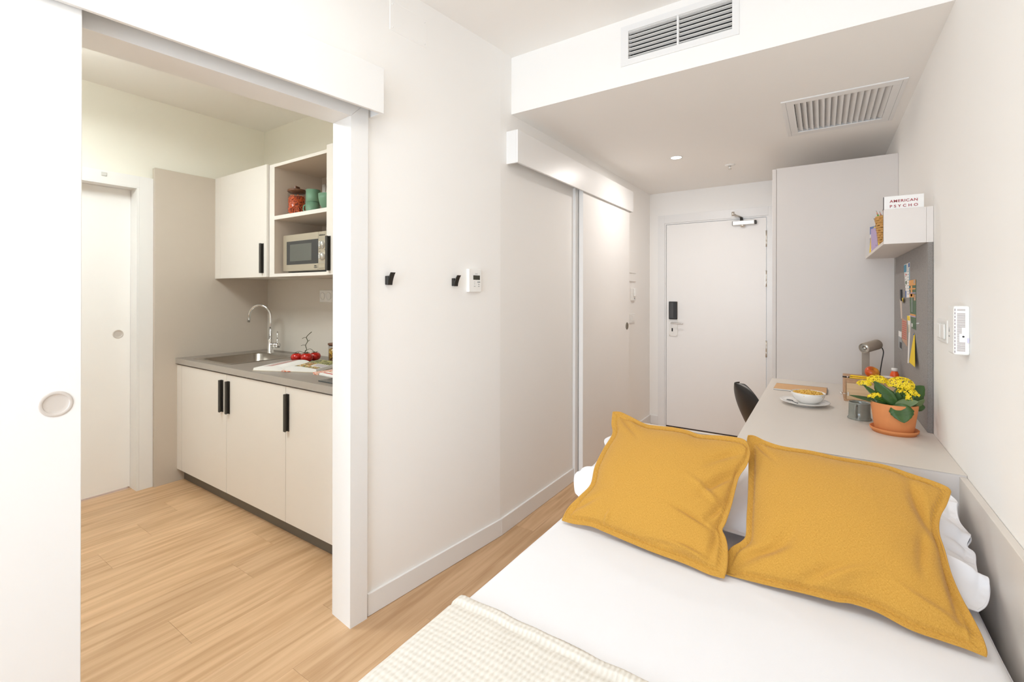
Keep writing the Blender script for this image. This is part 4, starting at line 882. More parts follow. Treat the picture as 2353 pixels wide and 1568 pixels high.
patch('print', o, 3.30, 3.39, 1.523, 1.564, CYAN); patch('print', o, 3.19, 3.235, 1.545, 1.566, BLUE); patch('print', o, 3.19, 3.205, 1.42, 1.54, CYAN); patch('print', o, 3.29, 3.335, 1.505, 1.512, REDP); patch('print', o, 3.29, 3.33, 1.455, 1.474, GRNP)
for k in range(9): patch('print', o, 3.22, 3.26, 1.40+k*0.015, 1.404+k*0.015, GREYP)
for k in range(6): patch('print', o, 3.31, 3.345, 1.43+k*0.017, 1.434+k*0.017, GREYP)
patch('print', o, 3.30, 3.335, 1.385, 1.42, BLUE)
o = pinned('map_postcard', [(3.215, 1.476), (2.995, 1.473), (2.993, 1.225), (3.115, 1.227), (3.17, 1.30)], GRNP, 'green and orange picture card overlapping the white ticket', 'postcard')
patch('print', o, 3.00, 3.205, 1.446, 1.474, ORP, 0.0010); patch('print', o, 3.10, 3.15, 1.39, 1.445, ORP, 0.0010); patch('print', o, 3.00, 3.20, 1.425, 1.432, ORP, 0.0012); patch('print', o, 2.997, 3.205, 1.405, 1.4095, LILAC, 0.0012)
patch('print', o, 3.04, 3.19, 1.385, 1.402, ORP, 0.0010); patch('print', o, 3.00, 3.05, 1.37, 1.40, PNK, 0.0010); patch('print', o, 2.996, 3.17, 1.292, 1.300, ORP, 0.0010); patch('print', o, 2.996, 3.16, 1.286, 1.291, LILAC, 0.0010)
patch('print', o, 3.09, 3.12, 1.235, 1.252, PAPER, 0.0010); patch('print', o, 3.02, 3.05, 1.455, 1.472, GREYP, 0.0014); patch('print', o, 3.10, 3.12, 1.31, 1.385, GREYP, 0.0010)
o = pinned('yellow_pennant', [(3.045, 1.208), (3.02, 1.200), (2.894, 1.054), (3.154, 1.047)], YELP, 'yellow triangular paper pennant, lowest on the pin board', 'pennant', [0.0, 0.001, 0.016, 0.006])
lathe('pin', [(0.004, 0), (0.004, 0.003), (0, 0.004)], (XP_-0.0008, 3.035, 1.201), BLUE, o, n=10, M=Matrix.Rotation(-pi/2, 4, 'Y'))
o = pinned('kraft_note', [(3.472, 1.264), (3.290, 1.258), (3.273, 1.117), (3.489, 1.140)], PNK, 'kraft paper note with red lines on the pin board', 'note')
for k in range(9): patch('line', o, 3.305, 3.455, 1.245-k*0.0118, 1.250-k*0.0118, REDP)
o = pinned('photo_print', [(3.619, 1.182), (3.475, 1.186), (3.475, 1.073), (3.618, 1.082)], GREYP, 'small black and white photograph at the far edge of the pin board', 'photo')
patch('print', o, 3.48, 3.61, 1.150, 1.182, PAPER); patch('print', o, 3.48, 3.56, 1.085, 1.12, INK)
o = pinned('paper_strip', [(3.275, 1.284), (3.170, 1.291), (3.165, 1.24), (3.215, 1.035), (3.262, 1.030), (3.225, 1.20)], PAPER, 'long white paper strip with a yellow top on the pin board', 'paper strip')
patch('print', o, 3.175, 3.27, 1.262, 1.286, YELP); patch('print', o, 3.19, 3.23, 1.20, 1.24, mat('cream_print', (0.68, 0.62, 0.42), 0.6, bump=0.01, var=0.05))
for k in range(5): patch('print', o, 3.205, 3.225, 1.20+k*0.008, 1.202+k*0.008, GREYP, 0.0013)
pinned('paper_tag', [(3.564, 1.371), (3.480, 1.377), (3.460, 1.262), (3.508, 1.258)], mat('cream_tag', (0.62, 0.52, 0.44), 0.6, bump=0.01, var=0.1), 'narrow beige paper tag on the pin board under the black clip', 'tag')
pinned('yellow_flag', [(3.473, 1.378), (3.322, 1.383), (3.345, 1.360), (3.404, 1.350)], YELP, 'small yellow paper flag beside the beige tag', 'flag', [0, 0.012, 0.010, 0.002])
pinned('black_clip', [(3.500, 1.428), (3.462, 1.428), (3.455, 1.362), (3.490, 1.372)], BLACKP, 'narrow black clip above the beige tag', 'clip', 0.0, 0.008)
t = lathe('push_pin', [(0.003, 0), (0.004, 0.006), (0.002, 0.008), (0.003, 0.010), (0, 0.011)], (XP_, 2.905, 1.262), GPLAST, None, n=10, M=Matrix.Rotation(-pi/2, 4, 'Y'), origin=(XP_, 2.905, 1.262)); tag(t, 'single small push pin stuck alone in the pin board', 'pin')

# ------------------------------------------------------------------ things on the desk
o = thing('notebook', 'closed kraft-covered notebook lying at the far end of the desk', 'notebook', (-0.11, 3.46, ZD))
Mn = Matrix.Translation((-0.113, 3.467, ZD)) @ Matrix.Rotation(radians(-1.0), 4, 'Z')
box('pages', -0.139, 0.137, -0.099, 0.099, 0.0015, 0.009, PAPER, o, M=Mn); box('cover', -0.141, 0.139, -0.101, 0.101, 0.0, 0.0014, INK, o, M=Mn); box('cover', -0.141, 0.139, -0.101, 0.101, 0.0092, 0.0108, KRAFT, o, M=Mn)
box('spine_tape', -0.141, 0.139, 0.0985, 0.1015, 0.0015, 0.0112, INK, o, M=Mn); box('spine_tape', 0.1375, 0.1405, -0.10, 0.10, 0.0015, 0.0112, INK, o, M=Mn)
# saucer / plate, bowl with cereal, spoon
px, py = -0.079, 3.010
tag(lathe('plate', [(0, 0.002), (0.058, 0.002), (0.060, 0.000), (0.064, 0.000), (0.066, 0.004), (0.100, 0.013), (0.116, 0.020), (0.1175, 0.0215), (0.116, 0.023), (0.098, 0.0165), (0.066, 0.008), (0, 0.0065)], (px, py, ZD), CERAM, None, n=56), 'white round plate under the cereal bowl on the desk', 'plate')
bx2, by2, bz2 = -0.064, 3.040, ZD+0.0066
t = thing('cereal_bowl', 'white bowl full of golden cereal standing on the plate', 'bowl', (bx2, by2, bz2))
lathe('bowl', [(0, 0), (0.040, 0), (0.043, 0.003), (0.066, 0.018), (0.078, 0.040), (0.0815, 0.058), (0.0800, 0.0585), (0.0755, 0.040), (0.064, 0.021), (0.040, 0.008), (0, 0.007)], (bx2, by2, bz2), CERAM, t, n=56)
bm = bmesh.new()
for i in range(330):
    r_ = 0.073*sqrt(random.random()); a = random.random()*2*pi; p = Vector((bx2+r_*cos(a), by2+r_*sin(a), bz2+0.047+0.013*(1-(r_/0.075)**2)+random.uniform(-0.002, 0.003)))
    q = Matrix.Translation(p) @ Matrix.Rotation(random.random()*6, 4, 'Z') @ Matrix.Rotation(random.uniform(-1, 1), 4, 'X') @ Matrix.Rotation(random.uniform(-1, 1), 4, 'Y')
    tube_bm(bm, [q @ Vector((-0.008, 0, 0)), q @ Vector((0, 0.003, 0.002)), q @ Vector((0.008, 0, 0))], [0.0025, 0.0032, 0.0025], 5)
o = from_bm('cereal', bm, PASTA, t, None, True); o['kind'] = 'stuff'
o = lathe('cereal_bed', [(0, 0.044), (0.074, 0.044), (0.074, 0.046), (0.04, 0.055), (0, 0.058)], (bx2, by2, bz2), PASTA, t, n=32); o['kind'] = 'stuff'
t = thing('spoon', 'dark metal teaspoon lying on the plate beside the bowl', 'spoon', (-0.145, 2.965, ZD+0.013))
SPM = mat('dark_steel', (0.10, 0.12, 0.13), 0.2, metal=0.9, bump=0.01, var=0.1)
bm = bmesh.new(); c_ = Vector((-0.148, 2.985, ZD+0.018)); u_ = Vector((0.66, -0.75, 0)).normalized(); v_ = Vector((0.75, 0.66, 0)).normalized()
rows_ = []
for i in range(9):
    s_ = -1+2*i/8; wd = 0.014*sqrt(max(0.02, 1-s_*s_)); rows_.append([bm.verts.new(c_+u_*0.021*s_+v_*wd*k_+Vector((0, 0, 0.003*(k_*k_-1)*(1-s_*s_)+0.002))) for k_ in (-1, -0.5, 0, 0.5, 1)])
for a, b in zip(rows_, rows_[1:]):
    for k in range(4): bm.faces.new((a[k], a[k+1], b[k+1], b[k]))
o = from_bm('spoon_bowl', bm, SPM, t, None, True); md = o.modifiers.new('s', 'SOLIDIFY'); md.thickness = 0.0012
tube('handle', spline([c_+u_*0.020+Vector((0, 0, 0.002)), c_+u_*0.04+Vector((0, 0, -0.001)), c_+u_*0.058+Vector((0, 0, -0.0025))], 4), [0.0022]*8+[0.0042], SPM, t, 8)
# grey mug
gx, gy = 0.152, 2.815
t = thing('stoneware_mug', 'grey-green glazed stoneware mug beside the plant pot', 'mug', (gx, gy, ZD))
lathe('cup', [(0, 0), (0.048, 0), (0.0495, 0.003), (0.048, 0.007), (0.0445, 0.010), (0.0435, 0.040), (0.0435, 0.076), (0.0445, 0.0805), (0.0425, 0.0815), (0.0405, 0.076), (0.040, 0.012), (0, 0.010)], (gx, gy, ZD), MUGG, t, n=48)
a = radians(-108); dv = Vector((cos(a), sin(a), 0)); p0 = Vector((gx, gy, ZD))
tube('handle', spline([p0+dv*0.042+Vector((0, 0, 0.070)), p0+dv*0.060+Vector((0, 0, 0.072)), p0+dv*0.066+Vector((0, 0, 0.050)), p0+dv*0.058+Vector((0, 0, 0.025)), p0+dv*0.043+Vector((0, 0, 0.015))], 5), 0.0052, MUGG, t, 10)
# potted plant
qx, qy = 0.263, 2.625
t = thing('potted_kalanchoe', 'yellow-flowering potted plant in a terracotta pot at the near end of the desk', 'plant', (qx, qy, ZD))
lathe('saucer', [(0, 0.002), (0.066, 0.002), (0.068, 0.0), (0.076, 0.0), (0.078, 0.007), (0.084, 0.011), (0.086, 0.020), (0.084, 0.0215), (0.081, 0.020), (0.074, 0.008), (0, 0.007)], (qx, qy, ZD), TERRA, t, n=56)
lathe('pot', [(0, 0.0075), (0.066, 0.0075), (0.068, 0.012), (0.0835, 0.128), (0.082, 0.132), (0.078, 0.130), (0.075, 0.110), (0, 0.110)], (qx, qy, ZD), TERRA, t, n=56)
lathe('soil', [(0, 0.116), (0.0745, 0.112)], (qx, qy, ZD), mat('soil', (0.04, 0.025, 0.015), 0.95, bump=0.6, bscale=120, var=0.4, vscale=80), t, n=30)
def leaf(base, tip, width, up_, m, curl=0.0, name='leaf'):
    base, tip = Vector(base), Vector(tip); d_ = tip-base; L_ = d_.length; d_.normalize(); side = d_.cross(Vector(up_)).normalized(); nn = side.cross(d_).normalized()
    bm = bmesh.new(); rows_ = []; N_ = 22
    for i in range(N_+1):
        s_ = i/N_
        w_ = width*0.5*(sin(pi*min(1, s_**0.8))**0.75 if s_ < 0.999 else 0.02)+0.0025*(1-s_)
        sc_ = 1+0.09*abs(sin(s_*pi*6)) if s_ > 0.35 else 1
        row = []
        for k_ in (-1, -0.5, 0, 0.5, 1):
            row.append(bm.verts.new(base+d_*(L_*s_)+side*(w_*sc_*k_)+nn*(0.12*w_*k_*k_*1.4 + curl*sin(pi*s_*0.5)**2)))
        rows_.append(row)
    for a, b in zip(rows_, rows_[1:]):
        for k in range(4): bm.faces.new((a[k], a[k+1], b[k+1], b[k]))
    o = from_bm(name, bm, m, t, None, True); md = o.modifiers.new('s', 'SOLIDIFY'); md.thickness = 0.0012; return o
zt = ZD+0.125
def P3(x, y, z): return (x, y, z)
#          base(on soil)            tip                      width  up             mat
LV = [((0.235, 2.60, zt), (0.105, 2.645, zt+0.016), 0.040, (0, -0.2, 1), LEAF, 0.0),
      ((0.268, 2.585, zt), (0.190, 2.575, zt+0.098), 0.046, (-0.5, -1, 0.3), LEAF, -0.006),
      ((0.274, 2.556, zt+0.016), (0.286, 2.526, zt-0.058), 0.074, (0, -1, 0.15), LEAF, 0.003),
      ((0.262, 2.575, zt+0.004), (0.338, 2.560, zt+0.030), 0.034, (0.2, -1, 0.5), LEAFP, 0.010),
      ((0.296, 2.62, zt+0.01), (0.366, 2.650, zt+0.086), 0.066, (0.3, -1, 0.2), LEAF, 0.0),
      ((0.290, 2.60, zt+0.01), (0.322, 2.590, zt+0.066), 0.040, (-0.3, -1, 0.2), LEAF, 0.0),
      ((0.262, 2.60, zt+0.01), (0.272, 2.590, zt+0.060), 0.040, (0, -1, 0.1), LEAF, 0.0),
      ((0.235, 2.60, zt+0.004), (0.185, 2.600, zt+0.046), 0.046, (0.2, -1, 0.4), LEAF, 0.0),
      ((0.325, 2.62, zt+0.0), (0.372, 2.665, zt-0.008), 0.036, (0, -1, 0.3), LEAF, 0.0),
      ((0.325, 2.60, zt+0.0), (0.358, 2.580, zt+0.040), 0.024, (0.6, -1, 0.1), LEAFP, 0.0),
      ((0.250, 2.66, zt), (0.205, 2.74, zt+0.060), 0.050, (0, 0, 1), LEAF, 0.0),
      ((0.280, 2.66, zt), (0.310, 2.75, zt+0.070), 0.050, (0, 0, 1), LEAF, 0.0),
      ((0.215, 2.60, zt+0.02), (0.155, 2.610, zt+0.074), 0.018, (0.2, -1, 0.4), LEAF, 0.0),
      ((0.265, 2.60, zt), (0.235, 2.60, zt+0.07), 0.040, (0.3, -1, 0.0), LEAF, 0.0)]
for l_ in LV: leaf(l_[0], l_[1], l_[2], l_[3], l_[4], l_[5])
# blossoms: one mesh, many objects
def blossom_mesh():
    bm = bmesh.new()
    for k in range(4):
        a = pi/2*k+pi/4; d_ = Vector((cos(a), sin(a), 0)); s_ = Vector((-sin(a), cos(a), 0))
        c0 = bm.verts.new(d_*0.0007); l0 = bm.verts.new(d_*0.0035+s_*0.0030+Vector((0, 0, 0.0004))); r0 = bm.verts.new(d_*0.0035-s_*0.0030+Vector((0, 0, 0.0004)))
        t0 = bm.verts.new(d_*0.0078+Vector((0, 0, -0.0006))); md_ = bm.verts.new(d_*0.004+Vector((0, 0, 0.0011)))
        bm.faces.new((c0, r0, md_)); bm.faces.new((r0, t0, md_)); bm.faces.new((t0, l0, md_)); bm.faces.new((l0, c0, md_))
    lathe_bm(bm, [(0.0015, -0.007), (0.0010, -0.001), (0.0014, 0.0015), (0, 0.0022)], (0, 0, 0), 6)
    me = bpy.data.meshes.new('blossom'); bm.normal_update(); bm.to_mesh(me); bm.free(); me.materials.append(YEL); return me
bmsh = blossom_mesh()
def cluster(c, rx, ry, rz, n, droop=0.0):
    c = Vector(c); pts = []
    tries = 0
    while len(pts) < n and tries < 4000:
        tries += 1
        z_ = random.uniform(-0.15, 1); a = random.random()*2*pi; q_ = sqrt(max(0, 1-z_*z_)); v_ = Vector((q_*cos(a), q_*sin(a), z_))
        if v_.y > 0.55: continue
        p = c+Vector((v_.x*rx, v_.y*ry, v_.z*rz))
        if all((p-o_).length > 0.0088 for o_ in pts):
            pts.append(p); nrm = Vector((v_.x/rx, v_.y/ry, v_.z/rz)).normalized()
            nrm = (nrm+Vector((random.uniform(-.35, .35), random.uniform(-.35, .35), random.uniform(-.2, .35)))).normalized()
            o = bpy.data.objects.new('blossom', bmsh); COL.objects.link(o); o.parent = t; o.location = p-Vector(t.location)
            o.rotation_mode = 'QUATERNION'; o.rotation_quaternion = nrm.to_track_quat('Z', 'Y') @ Matrix.Rotation(random.random()*6, 3, 'Z').to_quaternion()
            s_ = random.uniform(1.0, 1.3); o.scale = (s_, s_, s_)
    return pts
CL = [((0.283, 2.605, zt+0.088), 0.046, 0.040, 0.034, 72), ((0.302, 2.590, zt+0.060), 0.034, 0.026, 0.022, 24), ((0.205, 2.63, zt+0.096), 0.036, 0.030, 0.022, 40), ((0.158, 2.615, zt+0.078), 0.026, 0.020, 0.015, 20),
      ((0.196, 2.565, zt+0.040), 0.016, 0.010, 0.010, 9), ((0.178, 2.560, zt+0.034), 0.011, 0.008, 0.006, 5), ((0.305, 2.562, zt+0.040), 0.010, 0.008, 0.014, 8), ((0.331, 2.585, zt+0.052), 0.011, 0.008, 0.008, 6)]
for c_, rx, ry, rz, n_ in CL:
    pts_ = cluster(c_, rx, ry, rz, n_)
    bs_ = Vector((0.262+(c_[0]-0.262)*0.2, 2.62, zt-0.008)); cc = Vector(c_)-Vector((0, 0, rz*0.6))
    tube('stem', spline([bs_, bs_*0.5+cc*0.5+Vector((0, 0, 0.008)), cc], 4), 0.0024, STEM, t, 6)
    bm = bmesh.new()
    for p_ in pts_[::2]: tube_bm(bm, [cc, Vector(p_)-Vector((0, 0, 0.002))], 0.0008, 4)
    o = from_bm('flower_stalks', bm, STEM, t); o['kind'] = 'stuff'
# wooden box
t = thing('wooden_box', 'light wooden box with a small metal knob on its side under the apple', 'box', (0.24, 3.35, ZD))
BX0, BX1, BY0, BY1, BZ = 0.104, 0.375, 3.245, 3.430, ZD+0.122
box('frame_left', BX0, BX0+0.010, BY0, BY1, ZD, BZ, BEECHD, t, bev=0.001); box('frame_right', BX1-0.010, BX1, BY0, BY1, ZD, BZ, BEECHD, t, bev=0.001); box('lid', BX0, BX1, BY0, BY1, BZ, BZ+0.008, BEECHD, t, bev=0.001)
box('top_rail', BX0+0.0102, BX1-0.0102, BY0, BY0+0.012, BZ-0.018, BZ-0.0002, BEECHD, t); box('base', BX0+0.0102, BX1-0.0102, BY0+0.002, BY1, ZD, ZD+0.010, BEECHD, t)
box('front_panel', BX0+0.0112, BX1-0.0112, BY0+0.004, BY0+0.014, ZD+0.0102, BZ-0.0185, BEECH, t, bev=0.001); box('back_panel', BX0+0.0102, BX1-0.0102, BY1-0.010, BY1, ZD+0.0102, BZ-0.0002, BEECH, t)
box('hinge_plate', BX0+0.016, BX0+0.023, BY0-0.0012, BY0+0.004, ZD+0.030, ZD+0.052, SATIN, t)
tube('knob_pin', [(BX0+0.016, BY0-0.002, ZD+0.041), (BX0-0.008, BY0-0.002, ZD+0.042)], 0.002, SATIN, t, 8)
lathe('knob', [(0, -0.0075), (0.0045, -0.006), (0.0075, 0), (0.0045, 0.006), (0, 0.0075)], (BX0-0.012, BY0-0.002, ZD+0.042), CHROME, t, n=16)
zb = BZ+0.0082
# apple
pr = []
ra = 0.0355
for k in range(17):
    a = -pi/2+pi*k/16; r_ = ra*cos(a)*(1+0.06*sin(a)); z_ = ra*0.86*(sin(a)+1)
    if k > 12: z_ -= 0.0022*(k-12)**1.35
    if k < 2: z_ += 0.003*(2-k)
    pr.append((max(r_, 0) if 0 < k < 16 else 0, z_-(0.002)))
t = thing('apple', 'red and yellow apple lying on the wooden box', 'apple', (0.238, 3.345, zb))
Mt = Matrix.Translation((0, 0, 0.031)) @ Matrix.Rotation(radians(24), 4, 'Y') @ Matrix.Rotation(radians(28), 4, 'X') @ Matrix.Translation((0, 0, -0.030))
bm = bmesh.new(); lathe_bm(bm, pr, (0.238, 3.345, zb), 36, M=Mt); bmesh.ops.recalc_face_normals(bm, faces=bm.faces); from_bm('fruit', bm, APPLE, t, None, True)
# pencils / pens on the box
t = thing('black_orange_pencil', 'dark pencil with a black end lying along the front of the box top', 'pencil', (0.104, 3.262, zb), 'pencils on the wooden box')
tube('shaft', [(0.128, 3.263, zb+0.0036), (0.29, 3.256, zb+0.0036)], 0.0036, mat('orange_red_lacquer', (0.62, 0.10, 0.015), 0.35, bump=0.01, var=0.05), t, 6); tube('black_end', [(0.098, 3.264, zb+0.0038), (0.118, 3.263, zb+0.0038)], 0.0040, BLACKP, t, 10); tube('white_ring', [(0.118, 3.263, zb+0.0038), (0.1235, 3.263, zb+0.0038)], 0.0041, PAPER, t, 10); tube('black_shaft', [(0.1235, 3.263, zb+0.0038), (0.145, 3.262, zb+0.0038)], 0.0037, BLACKP, t, 6)
t = thing('yellow_pencil', 'bright yellow pencil at the very front of the box top', 'pencil', (0.13, 3.25, zb), 'pencils on the wooden box')
tube('shaft', [(0.130, 3.2535, zb+0.0034), (0.265, 3.247, zb+0.0034)], 0.0034, mat('yellow_lacquer', (0.88, 0.60, 0.01), 0.35, bump=0.01, var=0.03), t, 6)
t = thing('craft_knife', 'yellow-handled craft knife lying behind the pencils on the box', 'knife', (0.13, 3.30, zb))
box('handle', 0, 0.090, -0.008, 0.008, 0, 0.010, mat('yellow_lacquer', (0.88, 0.60, 0.01)), t, M=Matrix.Translation((0.135, 3.315, zb)) @ Matrix.Rotation(radians(-14), 4, 'Z'), bev=0.004); box('blade', 0.0905, 0.125, -0.004, 0.004, 0.004, 0.0055, SATIN, t, M=Matrix.Translation((0.135, 3.315, zb)) @ Matrix.Rotation(radians(-14), 4, 'Z'))
t = tag(lathe('small_dish', [(0, 0), (0.024, 0), (0.033, 0.010), (0.034, 0.012), (0.031, 0.011), (0.022, 0.003), (0, 0.003)], (0.300, 3.345, zb), CERAM, None, n=30), 'small white dish on the wooden box behind the flowers', 'dish')
# glue bottle
t = thing('glue_bottle', 'orange bottle with a white cap behind the flowers', 'bottle', (0.346, 3.385, zb))
c_ = (0.3415, 3.385, zb)
lathe('bottle', [(0, 0), (0.021, 0), (0.022, 0.003), (0.020, 0.024), (0.014, 0.038), (0.013, 0.041), (0, 0.041)], c_, ORB, t, n=28); lathe('cap', [(0, 0.0412), (0.0145, 0.0412), (0.0145, 0.056), (0.013, 0.058), (0, 0.058)], c_, WPLAST, t, n=28)
# desk lamp behind the box
lx, ly = 0.222, 3.560
t = thing('desk_lamp', 'taupe metal desk lamp with a cylindrical spot head behind the wooden box', 'lamp', (lx, ly, ZD))
lathe('base', [(0, 0.0006), (0.060, 0.0006), (0.062, 0.003), (0.060, 0.010), (0, 0.010)], (lx, ly, ZD), LAMPM, t, n=40)
box('post', lx-0.019, lx+0.019, ly-0.004, ly+0.004, ZD+0.0102, 1.100, LAMPM, t, bev=0.001)
hd0 = Vector((0.206, 3.455, 1.079)); hd1 = Vector((0.280, 3.560, 1.098)); dh = (hd1-hd0).normalized()
bm = bmesh.new(); q = dh.to_track_quat('Z', 'Y').to_matrix().to_4x4(); Lh = (hd1-hd0).length
lathe_bm(bm, [(0.026, 0.018), (0.0265, 0.002), (0.0285, 0.0), (0.0300, 0.002), (0.0300, Lh-0.004), (0.027, Lh), (0, Lh)], hd0, 36, M=q); bmesh.ops.recalc_face_normals(bm, faces=bm.faces)
hh = from_bm('head', bm, LAMPM, t, None, True)
bm = bmesh.new(); lathe_bm(bm, [(0, 0.012), (0.012, 0.008), (0.0245, 0.006), (0.0255, 0.013)], hd0, 30, M=q); from_bm('lens', bm, LENS, hh, None, True)
tube('pivot', [(lx, ly-0.004, 1.090), (lx+0.012, ly-0.03, 1.086)], 0.008, LAMPM, t, 12)
tube('cord', spline([hd1-dh*0.002, hd1+Vector((0.014, 0.004, -0.012)), hd1+Vector((0.028, 0.01, -0.045)), hd1+Vector((0.020, 0.012, -0.11)), hd1+Vector((0.012, 0.014, -0.19)), hd1+Vector((0.018, 0.02, -0.2995))], 7), 0.0030, BLACKP, t, 8)

# ------------------------------------------------------------------ chair
ch = thing('desk_chair', 'black moulded shell chair tucked under the desk', 'chair', (-0.20, 3.15, 0))
def shell():
    bm = bmesh.new(); prof = []
    for i in range(21):
        t_ = i/20
        if t_ < 0.45: s_ = t_/0.45; x = 0.20-0.40*s_; z = 0.452-0.018*sin(pi*s_); w_ = 0.205+0.02*sin(pi*s_)
        else:
            s_ = (t_-0.45)/0.55; a = s_; x = -0.20-0.115*s_-0.045*sin(pi*min(1, s_*1.0)*0.5); z = 0.452+0.372*(s_**1.15); w_ = 0.245*(1-0.10*s_) if s_ < 0.45 else 0.245*(1-0.10*s_)*sqrt(max(0.0, 1-((s_-0.45)/0.555)**2.3))
        prof.append((x, z, max(w_, 0.02)))
    rows_ = []
    for i, (x, z, w_) in enumerate(prof):
        t_ = i/20; r = []
        for k in range(-6, 7):
            v_ = k/6; cv = 0.055*(v_**2) if t_ > 0.4 else 0.03*(v_**2)*0
            r.append(bm.verts.new((x+(cv if t_ > 0.4 else 0), v_*w_, z+(0.035*v_**4 if t_ <= 0.5 else 0))))
        rows_.append(r)
    for a, b in zip(rows_, rows_[1:]):
        for k in range(12): bm.faces.new((a[k], a[k+1], b[k+1], b[k]))
    return bm
Mc = Matrix.Translation((-0.162, 3.500, 0.0)) @ Matrix.Rotation(radians(30), 4, 'Z')
bm = shell(); bmesh.ops.transform(bm, matrix=Mc, verts=bm.verts); bmesh.ops.recalc_face_normals(bm, faces=bm.faces)
o = from_bm('seat_shell', bm, BLACKP, ch, None, True); md = o.modifiers.new('s', 'SOLIDIFY'); md.thickness = 0.010; md.offset = 0; md = o.modifiers.new('u', 'SUBSURF'); md.levels = 1; md.render_levels = 2
for sx, sy in ((1, 1), (1, -1), (-1, 1), (-1, -1)):
    tube('leg', [Mc @ Vector((0.10*sx, 0.11*sy, 0.425)), Mc @ Vector((0.19*sx, 0.20*sy, 0.0))], [0.014, 0.010], mat('chair_leg_wood', (0.50, 0.32, 0.18), 0.5, bump=0.05, var=0.1), ch, 12)

# ================================================================== BED
bd = thing('bed', 'bed with greige headboard and wall side rail, covered by a white sheet', 'bed', (-0.22, 0.7, 0))
box('headboard', -0.800, XR-0.001, 2.130, 2.150, 0.0, ZD, mat('headboard_laminate', (0.66, 0.62, 0.60), 0.45, bump=0.05, bscale=900, var=0.012, vscale=5), bd, bev=0.001)
box('headboard_cap', -0.800, XR-0.001, 2.128, 2.1502, ZD+0.0002, ZD+0.0012, LAMTOP, bd)
box('side_rail', 0.384, XR-0.001, -0.30, 2.1295, 0.0, ZD-0.006, LAMTOP, bd, bev=0.001)
box('base', -0.80, 0.352, -0.20, 2.125, 0.06, 0.32, LAMTOP, bd, bev=0.004)
for x_ in (-0.76, 0.31):
    for y_ in (-0.15, 2.05): box('leg', x_-0.025, x_+0.025, y_-0.025, y_+0.025, 0, 0.06, BLACKP, bd)
def grid_bm(nu, nv, f):
    bm = bmesh.new(); uvl = bm.loops.layers.uv.new('UVMap'); V_ = [[bm.verts.new(f(i/nu, j/nv)) for i in range(nu+1)] for j in range(nv+1)]
    for j in range(nv):
        for i in range(nu):
            fc = bm.faces.new((V_[j][i], V_[j][i+1], V_[j+1][i+1], V_[j+1][i]))
            for lp, (a, b) in zip(fc.loops, ((i, j), (i+1, j), (i+1, j+1), (i, j+1))): lp[uvl].uv = (a/nu, b/nv)
    return bm
from mathutils import noise
def nz(x, y, z=0): return noise.noise(Vector((x, y, z)))
BX_0, BX_1, BYa, BYb, BZT = -0.828, 0.357, -0.22, 2.125, 0.560
# mattress body under the sheet: one rounded slab with soft waves, sheet skirt down to the base
def bedf(u, v):
    # u across with rounded shoulders
    prof = []
    x = BX_0+(BX_1-BX_0)*u; y = BYa+(BYb-BYa)*v
    ex = min(u, 1-u)*(BX_1-BX_0); ey = min(v*(BYb-BYa), 0.3)
    r = 0.035
    z = BZT
    if ex < r: z -= r-sqrt(max(0, r*r-(r-ex)**2))
    z += 0.0022*nz(x*3, y*2.2, 3)+0.0012*nz(x*9, y*5, 7)
    return Vector((x, y, z))
bm = grid_bm(90, 120, bedf)
# skirts
def skirt(side):
    b2 = grid_bm(80, 12, lambda u, v: Vector(((BX_0 if side < 0 else BX_1)+side*(0.006*nz(u*9, v*2, 5)+0.004*sin(v*3)*(1 if side < 0 else 0)), BYa+(BYb-BYa)*u, (BZT-0.035)-v*0.225)))
    return b2
sheet_ = from_bm('sheet', bm, SHEET, bd, None, True)
for sd in (-1, 1):
    o = from_bm('sheet_side', skirt(sd), SHEET, bd, None, True); md = o.modifiers.new('s', 'SOLIDIFY'); md.thickness = 0.003; md.offset = 0
box('mattress', BX_0+0.012, BX_1-0.012, BYa+0.01, BYb-0.002, 0.322, BZT-0.03, PILLOWM, bd, bev=0.02, seg=3)
# throw
THR = bpy.data.materials.new('cream_muslin'); THR.use_nodes = True; nt = THR.node_tree; N = nt.nodes; L = nt.links
b_ = N['Principled BSDF']; b_.inputs['Roughness'].default_value = 0.95; b_.inputs['Specular IOR Level'].default_value = 0.1
tc = N.new('ShaderNodeTexCoord'); nn_ = N.new('ShaderNodeTexNoise'); nn_.inputs['Scale'].default_value = 8; nn_.inputs['Detail'].default_value = 3
L.new(tc.outputs['Object'], nn_.inputs['Vector'])
mxv = N.new('ShaderNodeMix'); mxv.data_type = 'VECTOR'; mxv.inputs[0].default_value = 0.022
L.new(tc.outputs['Object'], mxv.inputs[4]); L.new(nn_.outputs['Color'], mxv.inputs[5])
sp3 = N.new('ShaderNodeSeparateXYZ'); L.new(mxv.outputs[1], sp3.inputs[0])
hs_ = []
for ax, fr2, wgt in ((0, 2*pi/0.0125, 1.0), (1, 2*pi/0.017, 0.55)):
    m1 = N.new('ShaderNodeMath'); m1.operation = 'MULTIPLY'; m1.inputs[1].default_value = fr2; L.new(sp3.outputs[ax], m1.inputs[0])
    m2 = N.new('ShaderNodeMath'); m2.operation = 'SINE'; L.new(m1.outputs[0], m2.inputs[0]); m3 = N.new('ShaderNodeMath'); m3.operation = 'MULTIPLY'; m3.inputs[1].default_value = wgt; L.new(m2.outputs[0], m3.inputs[0]); hs_.append(m3)
ad_ = N.new('ShaderNodeMath'); ad_.operation = 'ADD'; L.new(hs_[0].outputs[0], ad_.inputs[0]); L.new(hs_[1].outputs[0], ad_.inputs[1])
